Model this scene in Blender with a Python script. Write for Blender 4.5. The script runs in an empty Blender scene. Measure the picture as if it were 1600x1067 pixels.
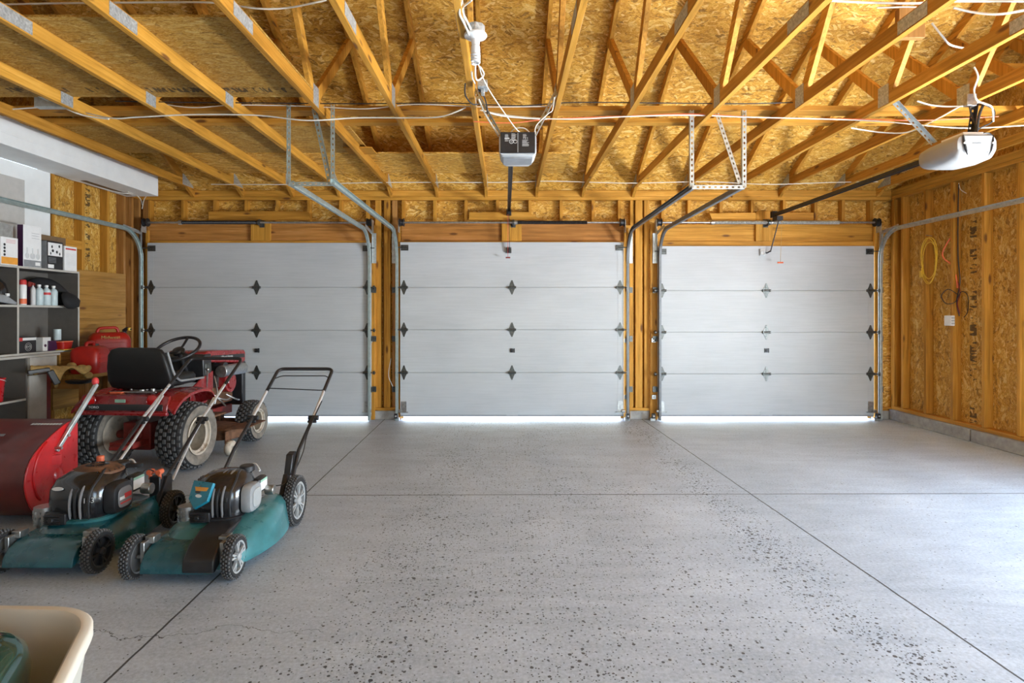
import bpy, math, random
from mathutils import Vector, Matrix
random.seed(7)
PI = math.pi
sc = bpy.context.scene
COL = sc.collection
V = Vector
F, CX, CY, EYE = 920.0, 790.0, 490.0, 1.31     # focal length in px, principal point, eye height


def W(px, py, Y):
    """the world point at depth Y that the photo shows at (px, py)"""
    return V(((px - CX) / F * Y, Y, EYE + (CY - py) / F * Y))


# ------------------------------------------------------------------ materials
class NT:
    def __init__(s, name):
        m = s.m = bpy.data.materials.new(name)
        m.use_nodes = True
        s.t = m.node_tree
        s.b = s.t.nodes['Principled BSDF']

    def n(s, typ, _i=None, **kw):
        nd = s.t.nodes.new(typ)
        for k, v in kw.items():
            setattr(nd, k, v)
        for k, v in (_i or {}).items():
            if hasattr(v, 'bl_rna') and isinstance(v, bpy.types.NodeSocket):
                s.t.links.new(v, nd.inputs[k])
            else:
                nd.inputs[k].default_value = v
        return nd

    def link(s, a, b):
        s.t.links.new(a, b)

    def math(s, op, a, b=0.0, c=0.0, clamp=False):
        nd = s.n('ShaderNodeMath', {0: a, 1: b, 2: c}, operation=op)
        nd.use_clamp = clamp
        return nd.outputs[0]

    def mix(s, fac, a, b, mode='MIX'):
        nd = s.n('ShaderNodeMix', None, data_type='RGBA', blend_type=mode)
        for i, v in ((0, fac), (6, a), (7, b)):
            if isinstance(v, bpy.types.NodeSocket):
                s.t.links.new(v, nd.inputs[i])
            else:
                nd.inputs[i].default_value = v if i == 0 else (v + (1,) if len(v) == 3 else v)
        return nd.outputs[2]

    def ramp(s, fac, stops, interp='LINEAR'):
        nd = s.n('ShaderNodeValToRGB', {0: fac})
        r = nd.color_ramp
        r.interpolation = interp
        while len(r.elements) < len(stops):
            r.elements.new(0.5)
        for e, (p, c) in zip(r.elements, stops):
            e.position = p
            e.color = c + (1,) if len(c) == 3 else c
        return nd.outputs[0]

    def noise(s, vec, scale, detail=3, rough=0.55):
        return s.n('ShaderNodeTexNoise', {'Vector': vec, 'Scale': scale, 'Detail': detail, 'Roughness': rough}).outputs[0]

    def map(s, vec, sc_=(1, 1, 1), loc=(0, 0, 0), rot=(0, 0, 0)):
        return s.n('ShaderNodeMapping', {'Vector': vec, 'Scale': sc_, 'Location': loc, 'Rotation': rot}).outputs[0]

    def obj(s):
        return s.n('ShaderNodeTexCoord').outputs['Object']

    def bump(s, h, strength, dist=0.01):
        nd = s.n('ShaderNodeBump', {'Height': h, 'Strength': strength, 'Distance': dist})
        s.link(nd.outputs[0], s.b.inputs['Normal'])

    def fin(s, col=None, rough=0.6, metal=0.0, spec=None, coat=0):
        if col is not None:
            if isinstance(col, bpy.types.NodeSocket):
                s.link(col, s.b.inputs['Base Color'])
            else:
                s.b.inputs['Base Color'].default_value = tuple(col)[:3] + (1,)
        if isinstance(rough, bpy.types.NodeSocket):
            s.link(rough, s.b.inputs['Roughness'])
        else:
            s.b.inputs['Roughness'].default_value = rough
        s.b.inputs['Metallic'].default_value = metal
        if spec is not None:
            s.b.inputs['Specular IOR Level'].default_value = spec
        s.b.inputs['Coat Weight'].default_value = coat
        return s.m


def plain(name, col, rough=0.5, metal=0.0, var=0.12, scale=18, spec=None, coat=0, dirt=None):
    """a simple surface with slight mottling so no face is dead flat"""
    s = NT(name)
    o = s.obj()
    nz = s.noise(o, scale, 4)
    dk = tuple(c * (1 - var) for c in col)
    lt = tuple(min(1, c * (1 + var)) for c in col)
    c = s.ramp(nz, [(0.3, dk), (0.7, lt)])
    if dirt:
        d = s.math('GREATER_THAN', s.noise(o, scale * 0.6, 6, 0.7), dirt[1])
        c = s.mix(s.math('MULTIPLY', d, 0.6), c, dirt[0])
    return s.fin(c, s.math('MULTIPLY_ADD', nz, 0.2, rough - 0.1, clamp=True), metal, spec, coat)


def osb(name, stretch, dim=1.0, ink=None):
    """strand board: long chips of varied tone; stretch = chip scale per axis"""
    s = NT(name)
    o = s.obj()
    warp = s.n('ShaderNodeTexNoise', {'Vector': o, 'Scale': 3.0, 'Detail': 2.0}).outputs[1]
    o2 = s.n('ShaderNodeMix', None, data_type='VECTOR')
    o2.inputs[0].default_value = 0.09
    s.link(o, o2.inputs[4]); s.link(warp, o2.inputs[5]); s.t.nodes[warp.node.name].inputs['Scale'].default_value = 4.5
    v = o2.outputs[1]
    outs = []
    for i, (rot, k) in enumerate((((.45, .5, .45), 1.0), ((-.5, -.55, -.5), 1.2), ((.1, -.1, .05), .9))):
        mp = s.map(s.map(v, rot=rot), tuple(q * k for q in stretch), (i * 3.1, i * 1.7, i * 2.3))
        outs.append(s.n('ShaderNodeTexVoronoi', {'Vector': mp, 'Scale': 1.0}, feature='F1'))
    chip = [q.outputs['Color'] for q in outs]
    sel = s.noise(s.map(v, stretch), 0.5, 2)
    a = s.mix(s.ramp(sel, [(0.47, (0, 0, 0)), (0.51, (1, 1, 1))]), chip[0], chip[1])
    b = s.mix(s.ramp(s.noise(s.map(v, stretch, (5, 5, 5)), 0.6, 2), [(0.52, (0, 0, 0)), (0.56, (1, 1, 1))]), a, chip[2])
    g = s.n('ShaderNodeSeparateColor', {0: b}).outputs[0]
    d = dim
    col = s.ramp(g, [(0.0, (.10 * d, .036 * d, .004 * d)), (0.14, (.40 * d, .165 * d, .012 * d)), (0.5, (.64 * d, .320 * d, .034 * d)),
                     (0.8, (.76 * d, .45 * d, .085 * d)), (1.0, (.95 * d, .72 * d, .30 * d))])
    fib = s.noise(s.map(v, tuple(q * 5 for q in stretch)), 1.0, 5, .7)
    col = s.mix(0.46, col, s.ramp(fib, [(0.36, (.20, .075, .008)), (0.5, (.58, .30, .04)), (0.64, (.98, .72, .30))]))
    big = s.noise(o, 1.1, 3)
    col = s.mix(0.4, col, s.mix(1.0, col, s.ramp(big, [(0.35, (.55, .5, .42)), (0.65, (1, 1, 1))]), 'MULTIPLY'))
    if ink:                                                         # printed grade stamps, a band of broken strokes
        ax, c0, hw, run = ink
        sx = s.n('ShaderNodeSeparateXYZ', {0: o}).outputs
        inband = s.math('LESS_THAN', s.math('ABSOLUTE', s.math('SUBTRACT', sx[ax], c0)), hw)
        w1 = s.n('ShaderNodeTexNoise', {'Vector': s.map(o, tuple(9 if i == ax else 42 for i in range(3))), 'Scale': 1.0, 'Detail': 1.0}).outputs[0]
        gap = s.noise(s.map(o, tuple(0 if i == ax else 2.6 for i in range(3))), 1.0, 1)
        m = s.math('MULTIPLY', s.math('MULTIPLY', inband, s.math('GREATER_THAN', w1, .53)), s.math('GREATER_THAN', gap, .44))
        col = s.mix(s.math('MULTIPLY', m, .8), col, (.03, .02, .015))
    s.bump(g, 0.25, 0.003)
    return s.fin(col, 0.62, spec=.25)


def lumber(name, axis, base=(.56, .265, .034)):
    s = NT(name)
    o = s.obj()
    rnd = s.n('ShaderNodeObjectInfo').outputs['Random']
    off = s.n('ShaderNodeCombineXYZ', {0: s.math('MULTIPLY', rnd, 37.0), 1: s.math('MULTIPLY', rnd, 19.0), 2: s.math('MULTIPLY', rnd, 53.0)}).outputs[0]
    v = s.n('ShaderNodeVectorMath', {0: o, 1: off}, operation='ADD').outputs[0]
    st = [34.0, 34.0, 34.0]; st[axis] = 1.6
    wob = s.noise(s.map(v, tuple(q * .05 for q in st)), 2.0, 2)
    g = s.n('ShaderNodeTexNoise', {'Vector': s.map(v, tuple(st)), 'Scale': 1.0, 'Detail': 5.0, 'Roughness': .6, 'Distortion': .6}).outputs[0]
    bl = s.noise(s.map(v, (2.2, 2.2, 2.2)), 1.0, 4)
    d, l = tuple(c * .52 for c in base), tuple(min(1, c * f) for c, f in zip(base, (1.3, 1.45, 2.2)))
    col = s.ramp(g, [(0.28, d), (0.5, base), (0.72, l)])
    col = s.mix(s.ramp(bl, [(.35, (.0, 0, 0)), (.7, (.5, .5, .5))]), col, tuple(c * .66 for c in base))
    kst = [9.0, 9.0, 9.0]; kst[axis] = 2.6
    kn = s.n('ShaderNodeTexVoronoi', {'Vector': s.map(v, tuple(kst)), 'Scale': 1.0}, feature='F1').outputs['Distance']
    col = s.mix(s.ramp(kn, [(0.08, (.9, .9, .9)), (0.17, (0, 0, 0))]), col, (.13, .048, .014))
    tone = s.ramp(rnd, [(0, (.80, .74, .66)), (.5, (.97, .95, .92)), (1, (1.12, 1.14, 1.2))])
    col = s.mix(1.0, col, tone, 'MULTIPLY')
    s.bump(g, 0.2, 0.002)
    return s.fin(col, 0.6, spec=.25)


def make_concrete():
    s = NT('concrete')
    o = s.obj()
    x, y, z = s.n('ShaderNodeSeparateXYZ', {0: o}).outputs
    sm = s.noise(s.map(o, (.8, .5, 1)), 1.6, 6, .6)
    col = s.ramp(sm, [(0.32, (.265, .335, .415)), (0.5, (.40, .485, .585)), (0.66, (.56, .655, .765))])
    sweep = s.n('ShaderNodeTexNoise', {'Vector': s.map(o, (1.2, 5, 1), rot=(0, 0, .6)), 'Scale': 1.4, 'Detail': 6.0, 'Distortion': 1.2}).outputs[0]
    col = s.mix(.35, col, s.ramp(sweep, [(.35, (.30, .37, .45)), (.65, (.60, .69, .79))]))
    fine = s.noise(o, 62, 5, .75)
    col = s.mix(.40, col, s.ramp(fine, [(.3, (.15, .185, .23)), (.62, (.61, .69, .79))]))
    # worn, pitted patches where cars have stood
    wob = s.math('MULTIPLY', s.math('SUBTRACT', s.noise(o, 1.7, 4), .5), .55)
    xx = s.math('ADD', x, wob)

    def band(c, w):
        return s.math('SUBTRACT', 1.0, s.math('DIVIDE', s.math('ABSOLUTE', s.math('SUBTRACT', xx, c)), w), clamp=True)
    worn = s.math('MAXIMUM', s.math('MULTIPLY', band(1.48, .24), 1.25), s.math('MAXIMUM', s.math('MULTIPLY', band(-.45, .5), .8), s.math('MULTIPLY', band(.25, 1.6), .55)))
    worn = s.math('MULTIPLY', worn, s.math('MULTIPLY_ADD', s.noise(o, 1.3, 3), 2.4, -.40, clamp=True))
    p1 = s.n('ShaderNodeTexVoronoi', {'Vector': o, 'Scale': 34.0, 'Randomness': 1.0}, feature='F1')
    p2 = s.n('ShaderNodeTexVoronoi', {'Vector': s.map(o, (1, 1, 1), (3, 7, 1)), 'Scale': 75.0}, feature='F1')
    r1 = s.n('ShaderNodeSeparateColor', {0: p1.outputs['Color']}).outputs[0]
    r2 = s.n('ShaderNodeSeparateColor', {0: p2.outputs['Color']}).outputs[0]
    keep1 = s.math('LESS_THAN', r1, s.math('MULTIPLY_ADD', worn, .95, .012))
    keep2 = s.math('LESS_THAN', r2, s.math('MULTIPLY_ADD', worn, 1.0, .05))
    d1 = s.math('MULTIPLY', keep1, s.math('LESS_THAN', p1.outputs['Distance'], s.math('MULTIPLY_ADD', r1, .16, .20)))
    d2 = s.math('MULTIPLY', keep2, s.math('LESS_THAN', p2.outputs['Distance'], .27))
    pit = s.math('MAXIMUM', d1, d2)
    col = s.mix(s.math('MULTIPLY', pit, .92), col, (.035, .037, .042))
    # saw-cut control joints and a hairline crack
    jx = s.math('ADD', x, s.math('MULTIPLY', s.math('SUBTRACT', s.noise(o, 7, 3), .5), .008))
    L1 = s.math('ABSOLUTE', s.math('SUBTRACT', jx, s.math('MULTIPLY_ADD', s.math('SUBTRACT', 7.3, y), .0305, 1.69)))
    L2 = s.math('ABSOLUTE', s.math('SUBTRACT', jx, s.math('MULTIPLY_ADD', s.math('SUBTRACT', 7.3, y), .0146, -1.50)))
    jy = s.math('ADD', y, s.math('MULTIPLY', s.math('SUBTRACT', s.noise(o, 7, 3), .5), .01))
    L3 = s.math('ABSOLUTE', s.math('SUBTRACT', jy, s.math('MULTIPLY_ADD', x, .0085, 4.26)))
    cr = s.math('ABSOLUTE', s.math('SUBTRACT', s.math('ADD', y, s.math('MULTIPLY', s.math('SUBTRACT', s.noise(o, 4, 5), .5), .35)), 2.42))
    crm = s.math('MULTIPLY', s.math('LESS_THAN', cr, .0014), s.math('MULTIPLY', s.math('LESS_THAN', x, -.75), s.math('GREATER_THAN', x, -1.9)))
    j = s.math('LESS_THAN', s.math('MINIMUM', L1, L2), .005)
    j = s.math('MAXIMUM', j, s.math('LESS_THAN', L3, .006))
    j = s.math('MAXIMUM', j, crm)
    col = s.mix(s.math('MULTIPLY', j, .93), col, (.025, .025, .028))
    h = s.math('ADD', s.math('MULTIPLY', fine, .35), s.math('MULTIPLY', s.math('MAXIMUM', pit, j), -1.0))
    s.bump(h, .55, .004)
    return s.fin(col, s.math('MULTIPLY_ADD', sm, .35, .30, clamp=True), spec=.42)


def make_door_mat():
    s = NT('door_panel_paint')
    o = s.obj()
    gr = s.noise(s.map(o, (2.2, 2.2, 60)), 1.0, 6, .65)
    sm = s.noise(s.map(o, (1, 1, 2)), 1.1, 5, .6)
    col = s.ramp(sm, [(.3, (.42, .445, .465)), (.7, (.50, .525, .545))])
    col = s.mix(.14, col, s.ramp(gr, [(.38, (.38, .385, .39)), (.6, (.62, .625, .63))]))
    sp = s.math('GREATER_THAN', s.noise(s.map(o, (9, 9, 6)), 1.0, 6, .8), .71)
    col = s.mix(s.math('MULTIPLY', sp, .25), col, (.25, .235, .21))
    s.bump(gr, .12, .0015)
    return s.fin(col, .5, spec=.35)


M = {}
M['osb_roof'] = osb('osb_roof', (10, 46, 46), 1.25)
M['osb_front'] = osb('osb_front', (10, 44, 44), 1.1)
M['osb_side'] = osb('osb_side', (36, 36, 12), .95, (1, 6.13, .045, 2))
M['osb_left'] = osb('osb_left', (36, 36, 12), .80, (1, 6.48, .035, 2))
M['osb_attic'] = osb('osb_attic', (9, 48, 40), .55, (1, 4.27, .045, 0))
M['wx'] = lumber('lumber_x', 0)
M['wy'] = lumber('lumber_y', 1)
M['wz'] = lumber('lumber_z', 2)
M['wz_dark'] = lumber('lumber_dark', 2, (.40, .19, .05))
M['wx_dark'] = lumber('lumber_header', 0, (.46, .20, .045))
M['ply'] = lumber('plywood', 1, (.36, .18, .035))
M['opener'] = plain('opener_shell_white', (.30, .30, .295), .4, var=.04)
M['concrete'] = make_concrete()
M['curb'] = plain('curb_concrete', (.33, .325, .31), .8, var=.25, scale=14)
M['door'] = make_door_mat()
M['drywall'] = plain('drywall_board', (.46, .435, .40), .85, var=.05)
M['mud'] = plain('joint_compound', (.74, .74, .72), .85, var=.05, scale=6)
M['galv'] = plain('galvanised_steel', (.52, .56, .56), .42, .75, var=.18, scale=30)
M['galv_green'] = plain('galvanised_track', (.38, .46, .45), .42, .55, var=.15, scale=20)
M['plate'] = plain('truss_plate_steel', (.48, .50, .50), .5, .6, var=.35, scale=70)
M['iron'] = plain('dark_iron', (.035, .035, .038), .45, .6, var=.3, scale=40)
M['hinge'] = plain('hinge_steel', (.11, .115, .11), .4, .8, var=.35, scale=50)
M['black'] = plain('black_plastic', (.018, .018, .020), .38, var=.3)
M['blackgloss'] = plain('black_gloss', (.012, .012, .014), .2, var=.2, coat=.5)
M['rubber'] = plain('tyre_rubber', (.016, .016, .017), .75, var=.35, scale=40)
M['rubber_dusty'] = plain('dusty_tyre_rubber', (.20, .175, .145), .85, var=.4, scale=14)
M['tread'] = plain('dusty_lit_tread_rubber', (.085, .085, .085), .7, var=.3)  # paler tone: dust, plus highlights painted onto the mower treads
M['chrome'] = plain('chromed_tube', (.72, .73, .74), .3, .55, var=.1)
M['steel'] = plain('bare_steel', (.42, .42, .41), .35, .9, var=.25, scale=40)
M['red'] = plain('red_paint', (.25, .012, .014), .28, var=.15, coat=.5)
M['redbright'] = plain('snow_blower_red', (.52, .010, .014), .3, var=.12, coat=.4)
M['ridge'] = plain('engine_trim_grey', (.20, .20, .21), .35, var=.1)
M['rim_dark'] = plain('dirty_shaded_rim_well', (.20, .165, .12), .7, var=.3)  # dirt tone, darkened further to paint in the shade of the deep well
M['track_dark'] = plain('dark_track_steel', (.15, .155, .16), .45, .5, var=.2)  # darker steel for the inner pair of tracks right of centre
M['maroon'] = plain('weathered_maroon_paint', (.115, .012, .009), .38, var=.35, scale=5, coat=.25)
M['hubgrey'] = plain('wheel_hub_grey', (.33, .34, .34), .5, var=.08)
M['reddark'] = plain('dull_red_paint', (.20, .018, .012), .55, var=.3)
M['can_red'] = plain('gas_can_red', (.38, .012, .006), .4, var=.12)
M['lens'] = plain('red_lens', (.55, .01, .01), .15, coat=.6)
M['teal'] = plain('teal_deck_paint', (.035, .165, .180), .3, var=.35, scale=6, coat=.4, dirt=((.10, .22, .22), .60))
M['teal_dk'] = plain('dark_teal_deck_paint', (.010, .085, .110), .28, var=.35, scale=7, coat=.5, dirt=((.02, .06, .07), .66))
M['badge_teal'] = plain('teal_badge', (.01, .19, .28), .3)
M['grey'] = plain('grey_plastic', (.25, .26, .27), .45, var=.15)
M['greylt'] = plain('light_grey_plastic', (.55, .56, .56), .4, var=.06)
M['white'] = plain('white_plastic', (.78, .78, .77), .35, var=.04)
M['rim'] = plain('cream_wheel_rim', (.52, .45, .36), .5, var=.25, scale=16, dirt=((.2, .14, .08), .6))
M['rust'] = plain('rusty_steel', (.16, .075, .038), .7, .2, var=.5, scale=20)
M['melamine'] = plain('grey_melamine', (.12, .108, .095), .6, var=.08)
M['melamine_edge'] = plain('melamine_edge', (.44, .42, .38), .6, var=.06)
M['panel_grey'] = plain('weathered_grey_panel', (.46, .44, .40), .7, var=.2, scale=6)
M['tan'] = plain('tan_leather', (.42, .27, .09), .8, var=.35, scale=25)
M['fabric'] = plain('black_fabric', (.010, .010, .011), .85, var=.3)
M['seat'] = plain('black_vinyl', (.010, .010, .010), .5, var=.2)
M['wire'] = plain('white_cable', (.72, .69, .60), .5, var=.04)
M['wire_black'] = plain('black_cable', (.02, .02, .02), .5)
M['yellow'] = plain('yellow_cord', (.72, .47, .04), .5)
M['coral'] = plain('coral_cord', (.80, .17, .07), .5)
M['orange'] = plain('orange_print', (.75, .32, .04), .5)
M['purple'] = plain('purple_bottle', (.05, .012, .05), .4)
M['bluewhite'] = plain('pale_bottle', (.50, .60, .62), .4, var=.1)
M['redlabel'] = plain('red_label', (.55, .04, .04), .5)
M['card'] = plain('brown_cardboard', (.16, .10, .05), .8)
M['cream'] = plain('cream_plastic', (.66, .62, .53), .4, var=.05, scale=3)
M['green'] = plain('dark_green_gloss', (.003, .060, .052), .12, var=.5, scale=9, coat=1.0)
M['mint'] = plain('mint_sticker', (.30, .50, .38), .5)
M['glass'] = None
s_ = NT('window_glass'); s_.b.inputs['Transmission Weight'].default_value = 1; s_.b.inputs['IOR'].default_value = 1.0
M['glass'] = s_.fin((.95, .97, .97), .02)
M['drive'] = plain('driveway_concrete', (.60, .59, .56), .9, var=.08)


# ------------------------------------------------------------------ mesh building
class MB:
    def __init__(s):
        s.v, s.f = [], []

    def add(s, vs, fs):
        b = len(s.v)
        s.v += [tuple(v) for v in vs]
        s.f += [tuple(b + i for i in f) for f in fs]
        return s

    def box(s, x0, x1, y0, y1, z0, z1):
        x0, x1 = min(x0, x1), max(x0, x1); y0, y1 = min(y0, y1), max(y0, y1); z0, z1 = min(z0, z1), max(z0, z1)
        return s.add([(x0, y0, z0), (x1, y0, z0), (x1, y1, z0), (x0, y1, z0), (x0, y0, z1), (x1, y0, z1), (x1, y1, z1), (x0, y1, z1)],
                     [(3, 2, 1, 0), (4, 5, 6, 7), (0, 1, 5, 4), (1, 2, 6, 5), (2, 3, 7, 6), (3, 0, 4, 7)])

    def bar(s, p, q, w, h, up=(0, 0, 1)):
        """a beam from p to q, w wide sideways and h along up"""
        p, q = V(p), V(q)
        d = (q - p).normalized(); r = d.cross(V(up))
        if r.length < 1e-5:
            r = d.cross(V((1, 0, 0)))
        r.normalize(); u = r.cross(d)
        vs = [c + r * (a * w / 2) + u * (b * h / 2) for c in (p, q) for a, b in ((-1, -1), (1, -1), (1, 1), (-1, 1))]
        return s.add(vs, [(3, 2, 1, 0), (4, 5, 6, 7), (0, 1, 5, 4), (1, 2, 6, 5), (2, 3, 7, 6), (3, 0, 4, 7)][::-1])

    def tube(s, path, r, n=8, closed=False):
        P = [V(p) for p in path]; m = len(P); rings = []
        prev = None
        for i, p in enumerate(P):
            if closed:
                d = P[(i + 1) % m] - P[i - 1]
            else:
                d = P[min(i + 1, m - 1)] - P[max(i - 1, 0)]
            d.normalize()
            a = prev if prev is not None else (V((0, 0, 1)) if abs(d.z) < .9 else V((1, 0, 0)))
            a = (a - d * a.dot(d)).normalized(); prev = a
            b = d.cross(a)
            rr = r[i] if isinstance(r, (list, tuple)) else r
            rings.append([p + a * (rr * math.cos(2 * PI * k / n)) + b * (rr * math.sin(2 * PI * k / n)) for k in range(n)])
        return s.loft(rings, closed=closed)

    def loft(s, rings, caps=True, closed=False):
        n = len(rings[0]); m = len(rings)
        vs = [p for r in rings for p in r]
        fs = []
        for i in range(m if closed else m - 1):
            j = (i + 1) % m
            for k in range(n):
                k2 = (k + 1) % n
                fs.append((i * n + k, i * n + k2, j * n + k2, j * n + k))
        if caps and not closed:
            fs.append(tuple(range(n))[::-1]); fs.append(tuple((m - 1) * n + k for k in range(n)))
        return s.add(vs, fs)

    def lathe(s, prof, c=(0, 0, 0), axis='x', n=32, closed=False, caps=True):
        """prof: (along, radius) pairs turned about the axis through c"""
        rings = []
        for a, r in prof:
            ring = []
            for k in range(n):
                t = 2 * PI * k / n; u, w = r * math.cos(t), r * math.sin(t)
                ring.append({'x': (c[0] + a, c[1] + u, c[2] + w), 'y': (c[0] + w, c[1] + a, c[2] + u), 'z': (c[0] + u, c[1] + w, c[2] + a)}[axis])
            rings.append(ring)
        return s.loft(rings, caps=caps, closed=closed)

    def cyl(s, c, r, a0, a1, axis='z', n=20):
        return s.lathe([(a0, r), (a1, r)], c, axis, n)

    def prism(s, pts, a0, a1, axis='x'):
        """outline pts in the plane across the axis, pushed from a0 to a1"""
        f = {'x': lambda p, a: (a, p[0], p[1]), 'y': lambda p, a: (p[0], a, p[1]), 'z': lambda p, a: (p[0], p[1], a)}[axis]
        return s.loft([[f(p, a0) for p in pts], [f(p, a1) for p in pts]])

    def shell(s, outer, inner, a0, a1, axis='x'):
        """curved strip: two open outlines of the same length joined"""
        return s.prism(list(outer) + list(inner)[::-1], a0, a1, axis)

    def torus(s, c, R, r, nrm=(0, 0, 1), n=32, m=8, sy=1.0):
        nrm = V(nrm).normalized()
        a = nrm.cross(V((1, 0, 0)) if abs(nrm.x) < .9 else V((0, 1, 0))).normalized(); b = nrm.cross(a)
        path = [V(c) + a * (R * math.cos(2 * PI * k / n)) + b * (R * sy * math.sin(2 * PI * k / n)) for k in range(n)]
        return s.tube(path, r, m, closed=True)

    def sphere(s, c, rx, ry=None, rz=None, n=16, m=10):
        ry = rx if ry is None else ry; rz = rx if rz is None else rz
        rings = []
        for i in range(1, m):
            t = PI * i / m
            rings.append([(c[0] + rx * math.sin(t) * math.cos(2 * PI * k / n), c[1] + ry * math.sin(t) * math.sin(2 * PI * k / n), c[2] - rz * math.cos(t)) for k in range(n)])
        return s.loft(rings)

    def xf(s, mat, start=0):
        s.v[start:] = [tuple(mat @ V(v)) for v in s.v[start:]]
        return s

    def build(s, name, mat, parent=None, bevel=0, smooth=40, seg=2, sub=0, loc=None):
        me = bpy.data.meshes.new(name)
        me.from_pydata(s.v, [], s.f)
        me.validate(); me.update()
        import bmesh
        bm = bmesh.new(); bm.from_mesh(me); bmesh.ops.recalc_face_normals(bm, faces=bm.faces); bm.to_mesh(me); bm.free()
        o = bpy.data.objects.new(name, me)
        me.materials.append(M[mat] if isinstance(mat, str) else mat)
        COL.objects.link(o)
        if parent is not None:
            o.parent = parent
        if loc:
            o.location = loc
        if smooth:
            me.polygons.foreach_set('use_smooth', [True] * len(me.polygons))
            me.set_sharp_from_angle(angle=math.radians(smooth))
        if bevel:
            b = o.modifiers.new('edge', 'BEVEL'); b.width = bevel; b.segments = seg; b.limit_method = 'ANGLE'; b.angle_limit = math.radians(35)
            b.harden_normals = False
        if sub:
            b = o.modifiers.new('round', 'SUBSURF'); b.levels = b.render_levels = sub
        return o


def tag(o, label, cat, group=None, kind=None):
    o['label'] = label; o['category'] = cat
    if group:
        o['group'] = group
    if kind:
        o['kind'] = kind
    return o


def struct(o, label=None):
    o['kind'] = 'structure'
    if label:
        o['label'] = label
    return o


def empty(name, loc=(0, 0, 0), rz=0.0):
    o = bpy.data.objects.new(name, None)
    o.location = loc; o.rotation_euler = (0, 0, rz); o.empty_display_size = .1
    COL.objects.link(o)
    return o


def thing(name, label, cat, loc=(0, 0, 0), rz=0.0, group=None):
    return tag(empty(name, loc, rz), label, cat, group)


def rr(cx, cy, w, l, r, z, n=5):
    """rounded rectangle ring at height z"""
    r = min(r, w / 2 - 1e-4, l / 2 - 1e-4); out = []
    for sx, sy, a0 in ((1, 1, 0), (-1, 1, PI / 2), (-1, -1, PI), (1, -1, 1.5 * PI)):
        for k in range(n + 1):
            a = a0 + PI / 2 * k / n
            out.append((cx + sx * (w / 2 - r) + r * math.cos(a), cy + sy * (l / 2 - r) + r * math.sin(a), z))
    return out


def smooth_path(pts, n=6, closed=False):
    """Catmull-Rom through the points"""
    P = [V(p) for p in pts]; m = len(P); out = []
    for i in range(m if closed else m - 1):
        if closed:
            a, b, c, d = P[i - 1], P[i], P[(i + 1) % m], P[(i + 2) % m]
        else:
            a, b, c, d = P[max(i - 1, 0)], P[i], P[i + 1], P[min(i + 2, m - 1)]
        for k in range(n):
            t = k / n
            out.append(.5 * ((2 * b) + (c - a) * t + (2 * a - 5 * b + 4 * c - d) * t * t + (3 * b - a - 3 * c + d) * t ** 3))
    if not closed:
        out.append(P[-1])
    return out


def fillet(pts, r=.05, n=5):
    """polyline with rounded corners"""
    P = [V(p) for p in pts]; out = [P[0]]
    for i in range(1, len(P) - 1):
        a, b = (P[i - 1] - P[i]), (P[i + 1] - P[i])
        rr_ = min(r, a.length * .45, b.length * .45)
        A, B = P[i] + a.normalized() * rr_, P[i] + b.normalized() * rr_
        for k in range(n + 1):
            t = k / n
            out.append(A * (1 - t) ** 2 + P[i] * (2 * t * (1 - t)) + B * t * t)
    out.append(P[-1])
    return out


def text(name, body, size, mat, parent, loc, rot, extrude=.0006, align='CENTER', sx=1.0):
    cu = bpy.data.curves.new(name, 'FONT')
    cu.body = body; cu.size = size; cu.extrude = extrude; cu.align_x = align; cu.align_y = 'CENTER'
    tmp = bpy.data.objects.new(name + '_tmp', cu); COL.objects.link(tmp)
    bpy.context.view_layer.update()
    me = bpy.data.meshes.new_from_object(tmp.evaluated_get(bpy.context.evaluated_depsgraph_get()))
    bpy.data.objects.remove(tmp)
    me.materials.clear(); me.materials.append(M[mat])
    o = bpy.data.objects.new(name, me); COL.objects.link(o)
    o.parent = parent; o.location = loc; o.rotation_euler = rot; o.scale = (sx, 1, 1)
    return o
# ------------------------------------------------------------------ the room
XL, XR = -4.51, 4.78            # inner stud faces of the side walls
XLo, XRo = XL - .089, XR + .089
YF = 7.30                       # inner stud face of the front wall
YB = -1.70                      # back wall
ZP0, ZP1 = 2.72, 2.84           # top plate
S0 = .038                       # lumber thickness


def wz_px(py, Y=YF):
    return EYE + (CY - py) / F * Y


def wx_px(px, Y=YF):
    return (px - CX) / F * Y


floor = struct(MB().box(-5.2, 5.4, YB - .3, 7.55, -.15, 0).build('floor', 'concrete', smooth=0))
struct(MB().box(-9, 10, 7.56, 16, -.16, -.012).build('floor_outside_driveway', 'drive', smooth=0))

# ---- front wall
wf = struct(empty('wall_front', (0, YF, 0)))
for o_ in (wf,):
    pass
wf.location = (0, 0, 0)
D = [dict(x0=wx_px(232), x1=wx_px(578), zt=wz_px(383), s=[449, 516, 582]),
     dict(x0=wx_px(627), x1=wx_px(973), zt=wz_px(382), s=[449, 515, 582]),
     dict(x0=wx_px(1030), x1=wx_px(1364), zt=wz_px(388), s=[454, 519, 584])]
b = MB()
b.box(XLo, XRo, 7.389, 7.40, wz_px(384), 2.95)
for a0, a1 in ((XLo, D[0]['x0'] + .01), (D[0]['x1'] - .01, D[1]['x0'] + .01), (D[1]['x1'] - .01, D[2]['x0'] + .01), (D[2]['x1'] - .01, XRo)):
    b.box(a0, a1, 7.389, 7.40, .0, wz_px(384))
b.build('sheathing', 'osb_front', wf, smooth=0)
MB().box(XL, XR, YF, 7.389, ZP0, ZP0 + .04).build('top_plate', 'wx', wf, bevel=.002)
MB().box(XLo, XRo, YF, 7.389, ZP0 + .042, ZP1 - .002).build('top_plate', 'wx', wf, bevel=.002)
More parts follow.
